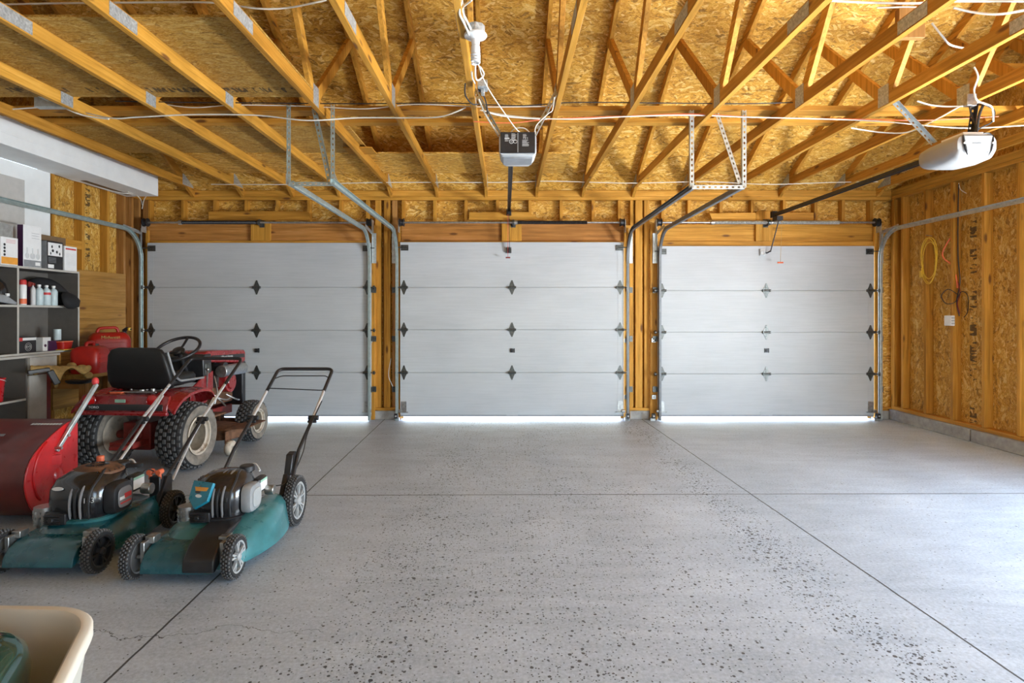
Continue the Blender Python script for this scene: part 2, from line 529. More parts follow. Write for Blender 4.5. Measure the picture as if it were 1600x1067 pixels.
# concrete stem wall stubs and sills between the doors
stems = [(XLo, D[0]['x0'] - .01), (wx_px(585), wx_px(623)), (wx_px(983), wx_px(1016)), (D[2]['x1'] + .03, XRo)]
for i, (a0, a1) in enumerate(stems):
    MB().box(a0, a1, YF + .0, 7.40, 0, .105).build('concrete_stub', 'curb', wf, bevel=.006)
    MB().box(a0, a1, YF - .002, 7.389, .107, .143).build('sill_plate', 'wx', wf, bevel=.002)
# posts: stud faces between the doors plus a dark strip imitating gap shade, (px0, px1, setback, material)
posts = [(197, 207, 0, 'wz_dark'), (209, 222, .05, 'wz_dark'), (223, 231.5, 0, 'wz_dark'),
         (586, 595, .012, 'wz'), (600, 609, .004, 'wz'), (612, 620, .03, 'wz_dark'), (597, 599, .06, 'wz_dark'),  # last entry: deep-set dark strip, shade between studs put into a board
         (985, 990, .012, 'wz'), (993, 1004, .004, 'wz'), (1007, 1015, .012, 'wz'),
         (1399, 1403, .0, 'wz')]
for p0, p1, sb, mt in posts:
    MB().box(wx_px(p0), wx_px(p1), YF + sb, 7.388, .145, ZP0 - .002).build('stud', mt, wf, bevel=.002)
# door jamb boards carrying the tracks
for p0, p1, z1 in ((576.5, 585.5, 352), (622.5, 626, 352), (975.5, 984.5, 352), (1016, 1027.5, 350), (1366, 1372, 352), (228, 232, 360)):
    MB().box(wx_px(p0, 7.27), wx_px(p1, 7.27), 7.262, 7.299, .002 if p0 not in (1016,) else .002, wz_px(z1, 7.27)).build('jamb', 'wz', wf, bevel=.002)
# headers, blocks, cripples
for i, (h0, h1, zt, zb, zl) in enumerate(((228, 578, 349, 376, 383), (627, 975, 348, 377, 382.5), (1027, 1366, 350, 377, 387.5))):
    MB().box(wx_px(h0), wx_px(h1), YF + .018, 7.388, wz_px(zb), wz_px(zt)).build('header', 'wx_dark' if i < 2 else 'wx', wf, bevel=.002)  # third header takes paler wood, its brighter light put into the colour
    MB().box(wx_px(h0 + 1), wx_px(h1 - 1), YF - .012, YF + .085, wz_px(zl), wz_px(zb) - .002).build('header_plate', 'wx', wf, bevel=.002)
    n = {0: [232, 285, 335, 384, 432, 482, 532, 574], 1: [630, 679, 728, 777, 828, 877, 927, 968], 2: [1036, 1077, 1127, 1176, 1226, 1275, 1318, 1362]}[i]
    for px in n:
        MB().box(wx_px(px) - .019, wx_px(px) + .019, YF + .002, 7.387, wz_px(zt) + .002, ZP0 - .002).build('cripple_stud', 'wz', wf, bevel=.002)
    c = {0: (393, 423), 1: (784, 815), 2: (1180, 1206)}[i]
    MB().box(wx_px(c[0]), wx_px(c[1]), YF - .022, YF + .016, wz_px(zb) + .001, wz_px(331)).build('spring_pad', 'wz', wf, bevel=.002)
for p in ([(328, 331), (485, 331), (485, 345), (328, 345)], [(733, 332), (826, 332), (838, 340), (850, 345), (733, 345)], [(1107, 334), (1179, 333), (1179, 346.5), (1112, 347)], [(1207, 333), (1269, 333), (1269, 345), (1207, 346.5)]):
    MB().prism([(wx_px(x), wz_px(y)) for x, y in p][::-1], YF - .036, YF + .001, 'y').build('ledger_board', 'wx', wf, bevel=.002)

# ---- right wall
wr = struct(empty('wall_right', (0, 0, 0)))
WO = (.7, 3.9, .20, 2.15)        # window opening in the right wall, outside the frame: y0, y1, z0, z1
b = MB()
b.box(XRo, XRo + .012, WO[1], 7.386, .10, 2.95).box(XRo, XRo + .012, YB, WO[0], .10, 2.95)
b.box(XRo, XRo + .012, WO[0], WO[1], .10, WO[2]).box(XRo, XRo + .012, WO[0], WO[1], WO[3], 2.95)
b.build('sheathing', 'osb_side', wr, smooth=0)
MB().box(XR, XRo, YB, YF - .002, ZP0, ZP0 + .04).build('top_plate', 'wy', wr, bevel=.002)
MB().box(XR, XRo, YB, YF - .002, ZP0 + .042, ZP1 - .002).build('top_plate', 'wy', wr, bevel=.002)
MB().box(XR - .0, XRo, YB, YF, .130, .168).build('sill_plate', 'wy', wr, bevel=.002)
for y0, y1 in ((6.03, YF), (3.6, 6.02), (YB, 3.59)):
    MB().box(XR - .03, XRo + .012, y0 + .004, y1 - .004, 0, .128).build('concrete_curb', 'curb', wr, bevel=.008)
ys = [7.26, 7.10, 6.714, 6.309, 5.895, 5.49, 5.085, 4.68, 4.24, .95, .5, .1, -.3, -.7, -1.1, -1.5]
for y in ys:
    MB().box(XR, XRo - .001, y - .019, y + .019, .170, ZP0 - .002).build('stud', 'wz', wr, bevel=.002)
MB().box(XR, XRo - .001, WO[0], WO[1], WO[3], WO[3] + .18).build('window_header', 'wy', wr, bevel=.002)
MB().box(XR, XRo - .001, WO[0], WO[1], WO[2] - .038, WO[2]).build('window_sill_plate', 'wy', wr, bevel=.002)
wn = struct(empty('window_1'))
b = MB()
for y0, y1, z0, z1 in ((WO[0], WO[1], WO[2], WO[2] + .05), (WO[0], WO[1], WO[3] - .05, WO[3]), (WO[0], WO[0] + .05, WO[2] + .051, WO[3] - .051),
                       (WO[1] - .05, WO[1], WO[2] + .051, WO[3] - .051), ((WO[0] + WO[1]) / 2 - .03, (WO[0] + WO[1]) / 2 + .03, WO[2] + .051, WO[3] - .051)):
    b.box(XR + .02, XR + .06, y0, y1, z0, z1)
b.build('window_frame', 'white', wn, bevel=.004)

# ---- left wall: drywalled near the house, bare studs by the doors
wl = struct(empty('wall_left', (0, 0, 0)))
MB().box(XLo - .012, XLo, 5.80, 7.40, .10, 2.95).build('sheathing', 'osb_left', wl, smooth=0)
MB().box(XL - .013, XL, YB, 5.83, .02, ZP0 - .02).build('drywall', 'drywall', wl, smooth=0)
b = MB()
b.box(XL, XL + .0015, 5.52, 5.83, .02, 2.70)
b.box(XL, XL + .0014, YB, 5.53, 2.56, 2.70)
b.box(XL, XL + .0014, YB, 5.53, 1.95, 2.13)
b.build('joint_compound', 'mud', wl, smooth=0)
MB().box(XLo, XL - .014, YB, 5.80, .10, 2.70).build('wall_core', 'drywall', wl, smooth=0)
MB().box(XLo, XL, 5.84, YF - .002, ZP0, ZP0 + .04).build('top_plate', 'wy', wl, bevel=.002)
MB().box(XLo, XL, 5.84, YF - .002, ZP0 + .042, ZP1 - .002).build('top_plate', 'wy', wl, bevel=.002)
MB().box(XLo, XL, 5.84, YF - .002, .130, .168).build('sill_plate', 'wy', wl, bevel=.002)
MB().box(XLo, XL + .02, YB, YF - .002, 0, .128).build('concrete_curb', 'curb', wl, bevel=.008)
for y in (5.87, 6.29, 6.69, 6.97, 7.12, 7.26):
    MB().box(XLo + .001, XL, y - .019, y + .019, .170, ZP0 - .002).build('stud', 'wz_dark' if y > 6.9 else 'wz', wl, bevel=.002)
MB().box(XLo + .001, XL - .002, 5.90, 6.27, 1.99, 2.08).build('blocking', 'wy', wl, bevel=.002)

# ---- back wall with a wide open doorway (behind the camera), gables
wb = struct(empty('wall_back'))
DO = (1.6, 4.5, 2.3)
b = MB().box(XLo, DO[0], YB - .1, YB, 0, 3.0).box(DO[1], XRo, YB - .1, YB, 0, 3.0).box(DO[0], DO[1], YB - .1, YB, DO[2], 3.0)
b.build('drywall', 'drywall', wb, smooth=0)

SL = .52
roof_z = lambda y: 2.85 + SL * (7.30 - y) if y > 2.8 else 2.85 + SL * (7.30 - 2.8) - SL * (2.8 - y)   # top of rafters
ce = struct(empty('ceiling'))
for n_, (ya, yb) in enumerate(((7.95, 6.78), (6.776, 5.58), (5.576, 4.38), (4.376, 2.8))):
    za, zb = roof_z(ya), roof_z(yb)
    MB().prism([(ya, za + .002), (yb, zb + .002), (yb, zb + .014), (ya, za + .014)], -5.3, 5.6, 'x').build('roof_sheathing', 'osb_roof', ce, smooth=0)
MB().prism([(2.8, roof_z(2.8)), (-2.2, roof_z(-2.2)), (-2.2, roof_z(-2.2) + .012), (2.8, roof_z(2.8) + .012)], -5.3, 5.6, 'x').build('roof_sheathing', 'osb_roof', ce, smooth=0)
for x0 in (XLo - .02, XRo):
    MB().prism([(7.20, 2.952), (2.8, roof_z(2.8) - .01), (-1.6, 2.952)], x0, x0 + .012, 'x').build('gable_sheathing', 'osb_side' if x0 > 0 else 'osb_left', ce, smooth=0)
# blocking that closes the eave above the plate
MB().box(XLo, XRo, 7.47, 7.485, 2.70, roof_z(7.48)).build('eave_blocking', 'osb_front', ce, smooth=0)

# ---- white boxed soffit along the top of the left wall
b = MB()
b.prism([(-4.509, 2.70), (-4.13, 2.705), (-4.13, 2.95), (-4.145, 2.95), (-4.145, 2.72), (-4.509, 2.715)], YB, 7.0, 'y')
b.box(-4.509, -4.131, 6.985, 7.0, 2.716, 2.95)
so = struct(b.build('trim_1', 'mud', bevel=.003, smooth=0))
MB().box(-4.1295, -4.126, YB, 6.0, 2.80, 2.95).build('soffit_patch', 'mud', so, smooth=0)
MB().box(-4.44, -4.38, 6.15, 6.9, 2.6975, 2.7005).build('seam_tape', 'card', so, smooth=0)

# ------------------------------------------------------------------ roof trusses
TX = [-4.47, -3.87, -3.26, -2.64, -2.06, -1.42, -.848, -.24, .385, .956, 1.58, 2.19, 2.81, 3.40, 4.07, 4.61]
TL = ['pine roof truss tight against the left wall above the white soffit',
      'pine roof truss, second from the left wall, just clear of the white soffit',
      'pine roof truss, third from the left wall, ending over the left garage door',
      'pine roof truss, fourth from the left wall, under the dark attic boards',
      'pine roof truss, fifth from the left wall, meeting the left track hanger',
      'pine roof truss, sixth from the left wall, at the edge of the dark attic boards',
      'pine roof truss, seventh from the left wall, first left of the bulb truss',
      'pine roof truss carrying the bare bulb socket and the black opener strap',
      'pine roof truss just right of the black opener, holding its other strap',
      'pine roof truss, second to the right of the black opener',
      'pine roof truss, sixth from the right wall, passing left of the perforated hanger',
      'pine roof truss, fifth from the right wall, crossing behind the perforated hanger',
      'pine roof truss, fourth from the right wall, left of the white opener strap',
      'pine roof truss, third from the right wall, above the white opener rail',
      'pine roof truss, second from the right wall, just beyond the white opener',
      'pine roof truss closest to the right wall studs']
BC0, BC1 = 2.842, 2.931


def make_truss():
    t = thing('roof_truss', TL[0], 'roof truss', (TX[0], 0, 0), 0, 'roof trusses')
    MB().box(-.019, .019, YB, 7.38, BC0, BC1).build('bottom_chord', 'wy', t, bevel=.002)
    for s_ in (1, -1):
        ye = 2.8 + s_ * 5.0
        za, zb = roof_z(ye), roof_z(2.8)
        yh = 2.8 + s_ * 4.62
        zc = roof_z(yh) - .10
        MB().prism([(ye, za), (2.8, zb), (2.8, zb - .10), (ye, za - .10)], -.0185, .0185, 'x').build('top_chord', 'wy', t, bevel=.002)
        node = V((0, 2.8 + s_ * 1.55, BC1))
        for q, y in ((1, 2.8 + s_ * 2.55), (-1, 2.8 + s_ * .03)):
            top = V((0, y, roof_z(y) - .095))
            MB().bar(node + V((0, s_ * q * .045, .0)), top, .036, .085, up=(0, s_, 0)).build('web', 'wz' if q > 0 else 'wy', t, bevel=.002)
        b = MB()
        for sx in (-1, 1):
            b.box(sx * .0195, sx * .0212, node.y - .06, node.y + .06, BC0 + .005, BC1 + .06)
        b.build('gusset_plate', 'plate', t, smooth=0)
        b = MB()
        for sx in (-1, 1):
            b.box(sx * .0195, sx * .0212, 2.8 + s_ * 4.22, 2.8 + s_ * 4.46, BC0 + .012, BC1 + .05)
        b.build('heel_plate', 'plate', t, smooth=0)
    b = MB()
    for sx in (-1, 1):
        b.box(sx * .0195, sx * .0212, 3.03, 3.26, BC0 + .008, BC1 - .008)
    b.build('splice_plate', 'plate', t, smooth=0)
    return t


def dup(root, loc=None, rz=None, label=None, group=None):
    r = root.copy(); COL.objects.link(r)
    if loc is not None:
        r.location = loc
    if rz is not None:
        r.rotation_euler = (0, 0, rz)
    if label:
        r['label'] = label
    if group:
        r['group'] = group
    for ch in list(root.children):
        c = ch.copy(); COL.objects.link(c); c.parent = r
        for g in list(ch.children):
            d = g.copy(); COL.objects.link(d); d.parent = c
    return r


t0 = make_truss()
for x, l in list(zip(TX, TL))[1:]:
    dup(t0, (x, 0, 0), 0, l)

# lateral braces on the bottom chords
tag(MB().box(-4.4, 4.75, 4.70, 4.838, BC1 + .001, BC1 + .039).build('lateral_brace', 'wx', bevel=.002), 'pale board laid flat across the truss chords nearer the black opener straps', 'brace board')
tag(MB().box(-4.4, 4.75, 5.00, 5.088, BC1 + .001, BC1 + .039).build('lateral_brace', 'wx', bevel=.002), 'narrower board across the truss chords on the garage door side', 'brace board')
# attic boards
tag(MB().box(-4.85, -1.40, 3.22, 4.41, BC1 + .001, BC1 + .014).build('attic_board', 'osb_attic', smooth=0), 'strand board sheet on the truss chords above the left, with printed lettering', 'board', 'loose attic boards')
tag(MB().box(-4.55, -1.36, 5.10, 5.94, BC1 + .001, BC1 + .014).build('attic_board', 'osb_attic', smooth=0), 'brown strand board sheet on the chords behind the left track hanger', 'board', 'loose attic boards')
tag(MB().box(-3.4, .66, 5.96, 6.80, BC1 + .001, BC1 + .014).build('attic_board', 'osb_roof', smooth=0), 'lighter strand board sheet on the chords over the middle garage door', 'board', 'loose attic boards')
tag(MB().box(-1.55, -1.28, 5.62, 5.86, BC0 + .05, BC0 + .062).build('board_offcut', 'wx', smooth=0), 'small pale board offcut on the chords right of the left track hanger', 'board offcut')
tag(MB().box(2.212, 2.36, 3.31, 3.348, BC0 + .02, BC1 + .10).build('scrap_block', 'wz_dark', bevel=.003), 'short wood block wedged between trusses at the top edge above the white opener', 'wood block')

tag(MB().box(4.092, 4.588, 5.03, 5.068, 3.36, 3.45).build('brace_board', 'wx', bevel=.002), 'short dark board bridging two trusses high over the white opener', 'brace board')
# ------------------------------------------------------------------ garage doors
DY0, DY1 = 7.218, 7.258         # inner and outer faces


def hinge(parent, x, z, end=0):
    """diamond-shaped pressed hinge over a section joint; end = -1/1 for the roller side"""
    h = MB()
    y = DY0
    for s_ in (1, -1):
        h.prism([(x - .040, z + s_ * .006), (x + .040, z + s_ * .006), (x + .022, z + s_ * .045), (x + .006, z + s_ * .088), (x - .006, z + s_ * .088), (x - .022, z + s_ * .045)][::s_], y - .006, y - .0008, 'y')
        h.cyl((x, y - .006, z + s_ * .055), .008, -.006, 0, 'y', 8)
        h.cyl((x, y - .006, z + s_ * .028), .007, -.006, 0, 'y', 8)
    h.cyl((x, y - .014, z), .012, -.05, .05, 'x', 10)
    h.box(x - .048, x - .040, y - .03, y - .001, z - .016, z + .016).box(x + .040, x + .048, y - .03, y - .001, z - .016, z + .016)
    if end:
        h.cyl((x, y - .026, z), .006, min(0, end * .11), max(0, end * .11), 'x', 8)
        h.cyl((x + end * .088, y - .026, z), .023, -.010, .010, 'x', 14)
    return h.build('hinge', 'hinge', parent)


for i, d in enumerate(D):
    g = struct(empty('door_%d' % (i + 1)))
    k = DY0 / YF
    x0, x1 = d['x0'] * k - .012, d['x1'] * k + .012
    zb = .046
    zt = EYE + (d['zt'] - EYE) * k + .03
    zs = [zb + .02] + [wz_px(p, DY0) for p in d['s'][::-1]] + [zt]
    for j in range(4):
        b = MB().box(x0, x1, DY0, DY1, zs[j] + .0015, zs[j + 1] - .0015)
        if j < 3:
            b.box(x0 + .004, x1 - .004, DY1 - .014, DY1 - .002, zs[j + 1] - .004, zs[j + 1] + .010)
        b.build('door_section', 'door', g, bevel=.003, smooth=0)
        b = MB()
        for xa in (x0, x1 - .075):
            b.box(xa, xa + .075, DY0 - .002, DY0 - .0002, zs[j] + .006, zs[j + 1] - .006)
        b.build('end_stile', 'door', g, smooth=0)
    MB().box(x0, x1, DY0 + .004, DY1 - .004, zb + .004, zb + .021).build('bottom_seal', 'grey', g, smooth=0)
    xm = (x0 + x1) / 2 + (0 if i else -.03)
    for z in zs[1:4]:
        hinge(g, x0 + .045, z, -1); hinge(g, x1 - .045, z, 1); hinge(g, xm, z)
    for xe, s_ in ((x0, 1), (x1, -1)):                              # top and bottom roller brackets
        b = MB()
        b.box(xe + s_ * .01, xe + s_ * .10, DY0 - .008, DY0 - .001, zt - .105, zt - .035)
        b.box(xe + s_ * .02, xe + s_ * .085, DY0 - .035, DY0 - .008, zt - .085, zt - .075).box(xe + s_ * .02, xe + s_ * .085, DY0 - .035, DY0 - .008, zt - .06, zt - .05)
        b.cyl((xe, DY0 - .030, zt - .068), .006, -.05, .05, 'x', 8)
        b.build('top_bracket', 'hinge', g)
        b = MB()
        b.box(xe + s_ * .01, xe + s_ * .075, DY0 - .006, DY0 - .001, zb + .05, zb + .19)
        b.box(xe + s_ * -.01, xe + s_ * .10, DY0 - .035, DY0 - .006, zb + .055, zb + .063)
        b.cyl((xe, DY0 - .026, zb + .075), .018, -.03, .01, 'x', 10)
        b.build('bottom_bracket', 'steel', g)
    zl = wz_px(547.5, DY0)
    b = MB().box(xm - .022, xm + .012, DY0 - .014, DY0 - .001, zl - .024, zl + .024).box(xm + .02, xm + .034, DY0 - .010, DY0 - .001, zl - .026, zl + .026)
    b.cyl((xm - .004, DY0 - .02, zl), .008, -.01, .01, 'y', 10)
    b.build('slide_lock', 'iron', g)
    if i != 0:
        b = MB()
        for r_ in range(3):
            b.box(xm - .08 + .006 * r_, xm + .08 - .004 * r_, DY0 - .012, DY0 - .001, zs[0] + .035 - r_ * .018, zs[0] + .04 - r_ * .018)
        b.build('lift_handle', 'greylt', g)
MB_ = None

# ------------------------------------------------------------------ door tracks
TRZ = 2.31


def track_mesh(x, side, yend, sx):
    """J-section track: up the jamb, round the curve, back along the ceiling; sx = side the lip faces"""
    R = .33
    path = [(DY0 - .03, .01)]
    path += [(DY0 - .03, TRZ - R)]
    for k in range(1, 10):
        a = PI / 2 * k / 10
        path.append((DY0 - .03 - R + R * math.cos(a), TRZ - R + R * math.sin(a)))
    path.append((DY0 - .03 - R, TRZ)); path.append((yend, TRZ + .012))
    b = MB()
    prof = [(-.012, -.022), (.014, -.022), (.018, -.016), (.018, .018), (.012, .024), (-.012, .024), (-.012, .020), (.010, .020), (.014, .015), (.014, -.013), (.011, -.018), (-.012, -.018)]
    rings = []
    P = path
    for i, (y, z) in enumerate(P):
        y0, z0 = P[max(i - 1, 0)]; y1, z1 = P[min(i + 1, len(P) - 1)]
        dy, dz = y1 - y0, z1 - z0; l = math.hypot(dy, dz); dy /= l; dz /= l
        ny, nz = dz, -dy
        rings.append([(x + sx * u, y + ny * w, z + nz * w) for u, w in prof])
    b.loft(rings)
    return b


def make_track(px_x, yend, sx, label, hanger=None, mat='galv_green'):
    x = px_x
    t = thing('door_track', label, 'garage door track', (x, DY0, 0))
    b = track_mesh(0, 0, yend - DY0, sx)
    b.v = [(v[0], v[1] - (DY0 if 0 else 0), v[2]) for v in b.v]
    b.v = []; b.f = []
    b = track_mesh(0, 0, yend, sx)
    b.v = [(v[0], v[1] - DY0, v[2]) for v in b.v]
    b.build('rail', mat, t, smooth=30)
    # flag bracket at the top of the jamb, small jamb brackets below
    xo = sx * .024
    f = MB()
    f.box(xo, xo + sx * .003, .0, .03, 1.93, 2.36)
    f.box(xo - sx * .0, xo + sx * .05, .028, .031, 1.93, 2.30)
    f.bar((xo, -.33, 2.34), (xo, .02, 2.30), .003, .04)
    f.build('flag_bracket', 'galv', t, smooth=0)
    for z in (.38, 1.0, 1.6):
        f = MB().box(xo, xo + sx * .05, .026, .03, z - .035, z + .035).box(xo, xo + sx * .003, -.02, .027, z - .03, z + .03)
        f.cyl((xo + sx * .028, .026, z), .008, -.006, 0, 'y', 8)
        f.build('jamb_bracket', 'hinge', t, smooth=0)
    return t


tr = [(-4.475, 4.9, -1, 'green grey curved door track beside the left wall'),
      (-1.665, 4.59, 1, 'curved steel track on the right edge of the left garage door'),
      (-1.325, 4.50, -1, 'curved steel track on the left edge of the middle garage door'),
      (1.49, 4.68, 1, 'dark curved track on the right edge of the middle garage door'),
      (1.885, 4.675, -1, 'dark curved track on the left edge of the right garage door'),
      (4.575, 3.0, 1, 'curved steel track running back along the right wall')]
tr[0] = (-4.45, 3.2) + tr[0][2:]
for i, (x, ye, sx, l) in enumerate(tr):
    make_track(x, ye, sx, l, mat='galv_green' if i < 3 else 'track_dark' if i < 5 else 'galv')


def angle_bar(b, p, q, w=.032, holes=True, up=(0, 1, 0)):
    """punched L-angle from p to q"""
    p, q = V(p), V(q)
    d = (q - p); L = d.length; d.normalize()
    r = d.cross(V(up)).normalized(); u = V(up) - d * V(up).dot(d); u.normalize()
    t = .003
    # the leg facing the camera is made of strips so its slots are real gaps
    edge = w * .30
    b.bar(p + r * (edge / 2 - w / 2), q + r * (edge / 2 - w / 2), edge, t, up=tuple(u))
    b.bar(p - r * (edge / 2 - w / 2), q - r * (edge / 2 - w / 2), edge, t, up=tuple(u))
    n = max(2, int(L / .042))
    for k in range(n):
        c = p + d * (L * (k + .5) / n)
        b.bar(c - d * (L / n * .29), c + d * (L / n * .29), w * .42, t, up=tuple(u))
    # other leg
    o = r * (w / 2 - t / 2) + u * (w / 2)
    b.bar(p + o, q + o, t, w, up=tuple(u))
    return b


def hanger(xa, xb, y, label, mat):
    t = thing('track_hanger', label, 'track hanger', (xa, y, 0))
    w = xb - xa
    for n_, p, q in (('upright', (0, 0, TRZ), (0, 0, BC1 - .01)), ('upright', (w, 0, TRZ), (w, 0, BC1 - .01)), ('crossbar', (0, -.004, TRZ + .0), (w, -.004, TRZ + .0)),
                     ('diagonal_brace', (w * .52, .05, BC1 - .02), (w - .03, .01, TRZ + .03))):
        angle_bar(MB(), p, q).build(n_, mat, t, smooth=0)
    b = MB()
    for x in (0, w):
        b.cyl((x, -.008, TRZ), .009, -.008, .002, 'y', 6)
        b.cyl((x, -.006, BC1 - .04), .009, -.008, .002, 'y', 6)
    b.build('bolt', 'steel', t)
    return t


hanger(-1.675, -1.335, 4.545, 'galvanised angle hanger holding up the two left inner door tracks', 'galv_green')
hanger(1.475, 1.89, 4.66, 'punched steel angle hanger holding up the two right inner door tracks', 'galv')

# ------------------------------------------------------------------ torsion spring shafts
for i, (xa, xb, springs, l) in enumerate(((228, 577, ((282, 402),), 'torsion spring shaft over the left garage door'),
                                         (628, 972, ((806, 918),), 'torsion spring shaft over the middle garage door'),
                                         (1030, 1370, ((1113, 1198), (1204, 1312)), 'torsion spring shaft over the right garage door'))):
    Y = 7.19; z = wz_px(347.5, Y); X = lambda p: wx_px(p, Y)
    t = thing('torsion_spring_shaft', l, 'garage door spring', (X((xa + xb) / 2), Y, 0))
    c = X((xa + xb) / 2)
    MB().cyl((0, 0, z), .0127, X(xa - 3) - c, X(xb + 3) - c, 'x', 12).build('shaft', 'steel', t)
    for a, b_ in springs:
        n = int((X(b_) - X(a)) / .012)
        prof = []
        for k in range(n):
            x_ = X(a) - c + (X(b_) - X(a)) * k / n
            prof += [(x_, .019), (x_ + .0055, .024)]
        MB().lathe(prof, (0, 0, z), 'x', 12).build('spring', 'iron' if i < 2 else 'plate', t)
        MB().lathe([(-.02, .016), (-.02, .028), (.02, .028), (.02, .016)], (X(a) - c, 0, z), 'x', 12).build('winding_cone', 'steel', t)
    for p in (xa, xb):
        MB().lathe([(-.028, .02), (-.028, .052), (-.022, .052), (-.020, .044), (.018, .040), (.022, .052), (.028, .050), (.028, .02)], (X(p) - c, 0, z), 'x', 20).build('cable_drum', 'iron', t)
        b = MB().box(X(p) - c - .04, X(p) - c - .036, -.03, .068, z - .12, z + .03) if p == xa else MB().box(X(p) - c + .036, X(p) - c + .04, -.03, .068, z - .12, z + .03)
        b.build('bearing_plate', 'galv', t, smooth=0)
    m = X((405, 802, 1201)[i]) - c
    b = MB().lathe([(-.012, .014), (-.012, .034), (.012, .034), (.012, .014)], (m, 0, z), 'x', 16)
    b.box(m - .003, m + .003, .0, .085, z - .04, z + .04).box(m - .03, m + .03, .083, .087, z - .05, z + .05)
    b.build('center_bracket', 'hinge', t)

# ------------------------------------------------------------------ openers
def opener_rail(t, x, y0, y1, z, z1, mat='iron'):
    b = MB().bar((x - .016, y0, z), (x - .016, y1, z1), .006, .034).bar((x + .016, y0, z), (x + .016, y1, z1), .006, .034).bar((x, y0, z + .015), (x, y1, z1 + .015), .036, .004)
    b.build('rail', mat, t, smooth=0)
    MB().box(x - .03, x + .03, y1 - .01, y1 + .055, z1 - .03, z1 + .045).build('header_bracket', 'iron', t, bevel=.003)


def strap(t, p, q, mat='galv', name='hanging_strap'):
    angle_bar(MB(), p, q, .030, up=(0, -1, 0.001)).build(name, mat, t, smooth=0)


# middle opener, dark back with printed panel
t = thing('garage_door_opener', 'black and grey garage door opener hung by the middle garage door', 'garage door opener', (0, 0, 0))
OX = (809 - 790) / 920 * 4.12
b = MB()
ringsA = []
for y, z0, z1, hw in ((4.10, 2.415, 2.565, .128), (4.13, 2.412, 2.57, .131), (4.30, 2.408, 2.57, .124), (4.42, 2.415, 2.56, .105), (4.455, 2.43, 2.55, .085)):
    r = .03
    ring = []
    for cx, cz, a0 in ((hw - r, z1 - r, 0), (-hw + r, z1 - r, PI / 2), (-hw + r, z0 + r, PI), (hw - r, z0 + r, 1.5 * PI)):
        for k in range(5):
            a = a0 + PI / 2 * k / 4
            ring.append((OX + cx + r * math.cos(a), y, cz + r * math.sin(a)))
    ringsA.append(ring)
b.loft(ringsA)
b.build('motor_cover', 'greylt', t, smooth=45)
MB().box(OX - .120, OX + .120, 4.088, 4.101, 2.425, 2.572).build('rear_panel', 'black', t, bevel=.004)
MB().box(OX - .003, OX + .003, 4.0845, 4.089, 2.43, 2.565).build('panel_rib', 'grey', t, smooth=0)
b = MB()
random.seed(3)
for xx, zz, n_, w in ((-.09, 2.555, 9, .03), (-.045, 2.56, 9, .035), (.035, 2.555, 5, .028), (.03, 2.516, 8, .05)):
    for k in range(n_):
        b.box(OX + xx, OX + xx + w * random.uniform(.6, 1), 4.0870, 4.0879, zz - k * .0058, zz - k * .0058 - .0022)
b.box(OX - .092, OX - .058, 4.0868, 4.0879, 2.522, 2.530)
b.torus((OX - .045, 4.0872, 2.505), .014, .0018, (0, 1, 0), 20, 6).torus((OX - .018, 4.0872, 2.505), .012, .0018, (0, 1, 0), 20, 6)
b.build('printed_label', 'greylt', t, smooth=0)
text('panel_text', '1/2', .022, 'greylt', t, (OX - .04, 4.0872, 2.505), (PI / 2, 0, 0))
text('panel_text', '1 2 3', .018, 'greylt', t, (OX + .052, 4.0872, 2.527), (PI / 2, 0, 0))
MB().box(OX - .105, OX + .105, 4.14, 4.33, 2.402, 2.413).build('light_lens', 'grey', t, bevel=.004)
MB().box(OX - .10, OX + .10, 4.13, 4.42, 2.571, 2.580).build('top_plate', 'steel', t, bevel=.002)
opener_rail(t, OX - .075 + .03, 4.44, 7.20, 2.475, 2.545)
strap(t, (OX - .125, 4.16, 2.565), (-.225, 4.19, 2.90))
strap(t, (OX + .115, 4.16, 2.565), (.368, 4.19, 2.90))
# trolley arm, rope and red handle
ax = OX - .045
b = MB().box(ax - .02, ax + .02, 7.03, 7.13, 2.50, 2.53).bar((ax, 7.08, 2.51), (ax + .008, 7.15, 2.10), .006, .028, up=(0, 1, 0))
b.tube([(ax + .008, 7.15, 2.11), (ax + .004, 7.17, 2.06), (ax - .01, 7.195, 2.06)], .009)
b.build('door_arm', 'iron', t)
MB().box(ax - .03, ax + .03, 7.196, 7.217, 2.05, 2.12).cyl((ax, 7.19, 2.075), .02, -.03, .03, 'x', 10).build('door_bracket', 'hinge', t)
MB().tube([(ax - .012, 7.06, 2.50), (ax - .012, 7.09, 1.99)], .0022, 6).build('release_rope', 'redlabel', t)
MB().cyl((ax - .012, 7.09, 1.985), .009, -.028, .028, 'x', 8).build('release_handle', 'reddark', t, bevel=.002)

# right opener, white
t = thing('garage_door_opener', 'white rounded garage door opener serving the right garage door', 'garage door opener', (0, 0, 0))
OX = 3.25
rings = []
for y, z0, z1, hw in ((4.055, 2.43, 2.53, .115), (4.06, 2.395, 2.55, .135), (4.09, 2.37, 2.556, .145), (4.20, 2.362, 2.556, .150), (4.36, 2.372, 2.552, .145), (4.46, 2.40, 2.545, .120), (4.50, 2.43, 2.53, .08)):
    ring = []
    for k in range(28):
        a = 2 * PI * k / 28
        ca, sa = math.cos(a), math.sin(a)
        e = .55
        ring.append((OX + hw * math.copysign(abs(ca) ** e, ca), y, (z0 + z1) / 2 + (z1 - z0) / 2 * math.copysign(abs(sa) ** .7, sa)))
    rings.append(ring)
MB().loft(rings).build('motor_cover', 'opener', t, smooth=50)
MB().prism([(OX - .10, 2.535), (OX + .10, 2.535), (OX + .075, 2.425), (OX - .075, 2.425)][::-1], 4.046, 4.058, 'y').build('rear_panel', 'hubgrey', t, bevel=.004)
b = MB()
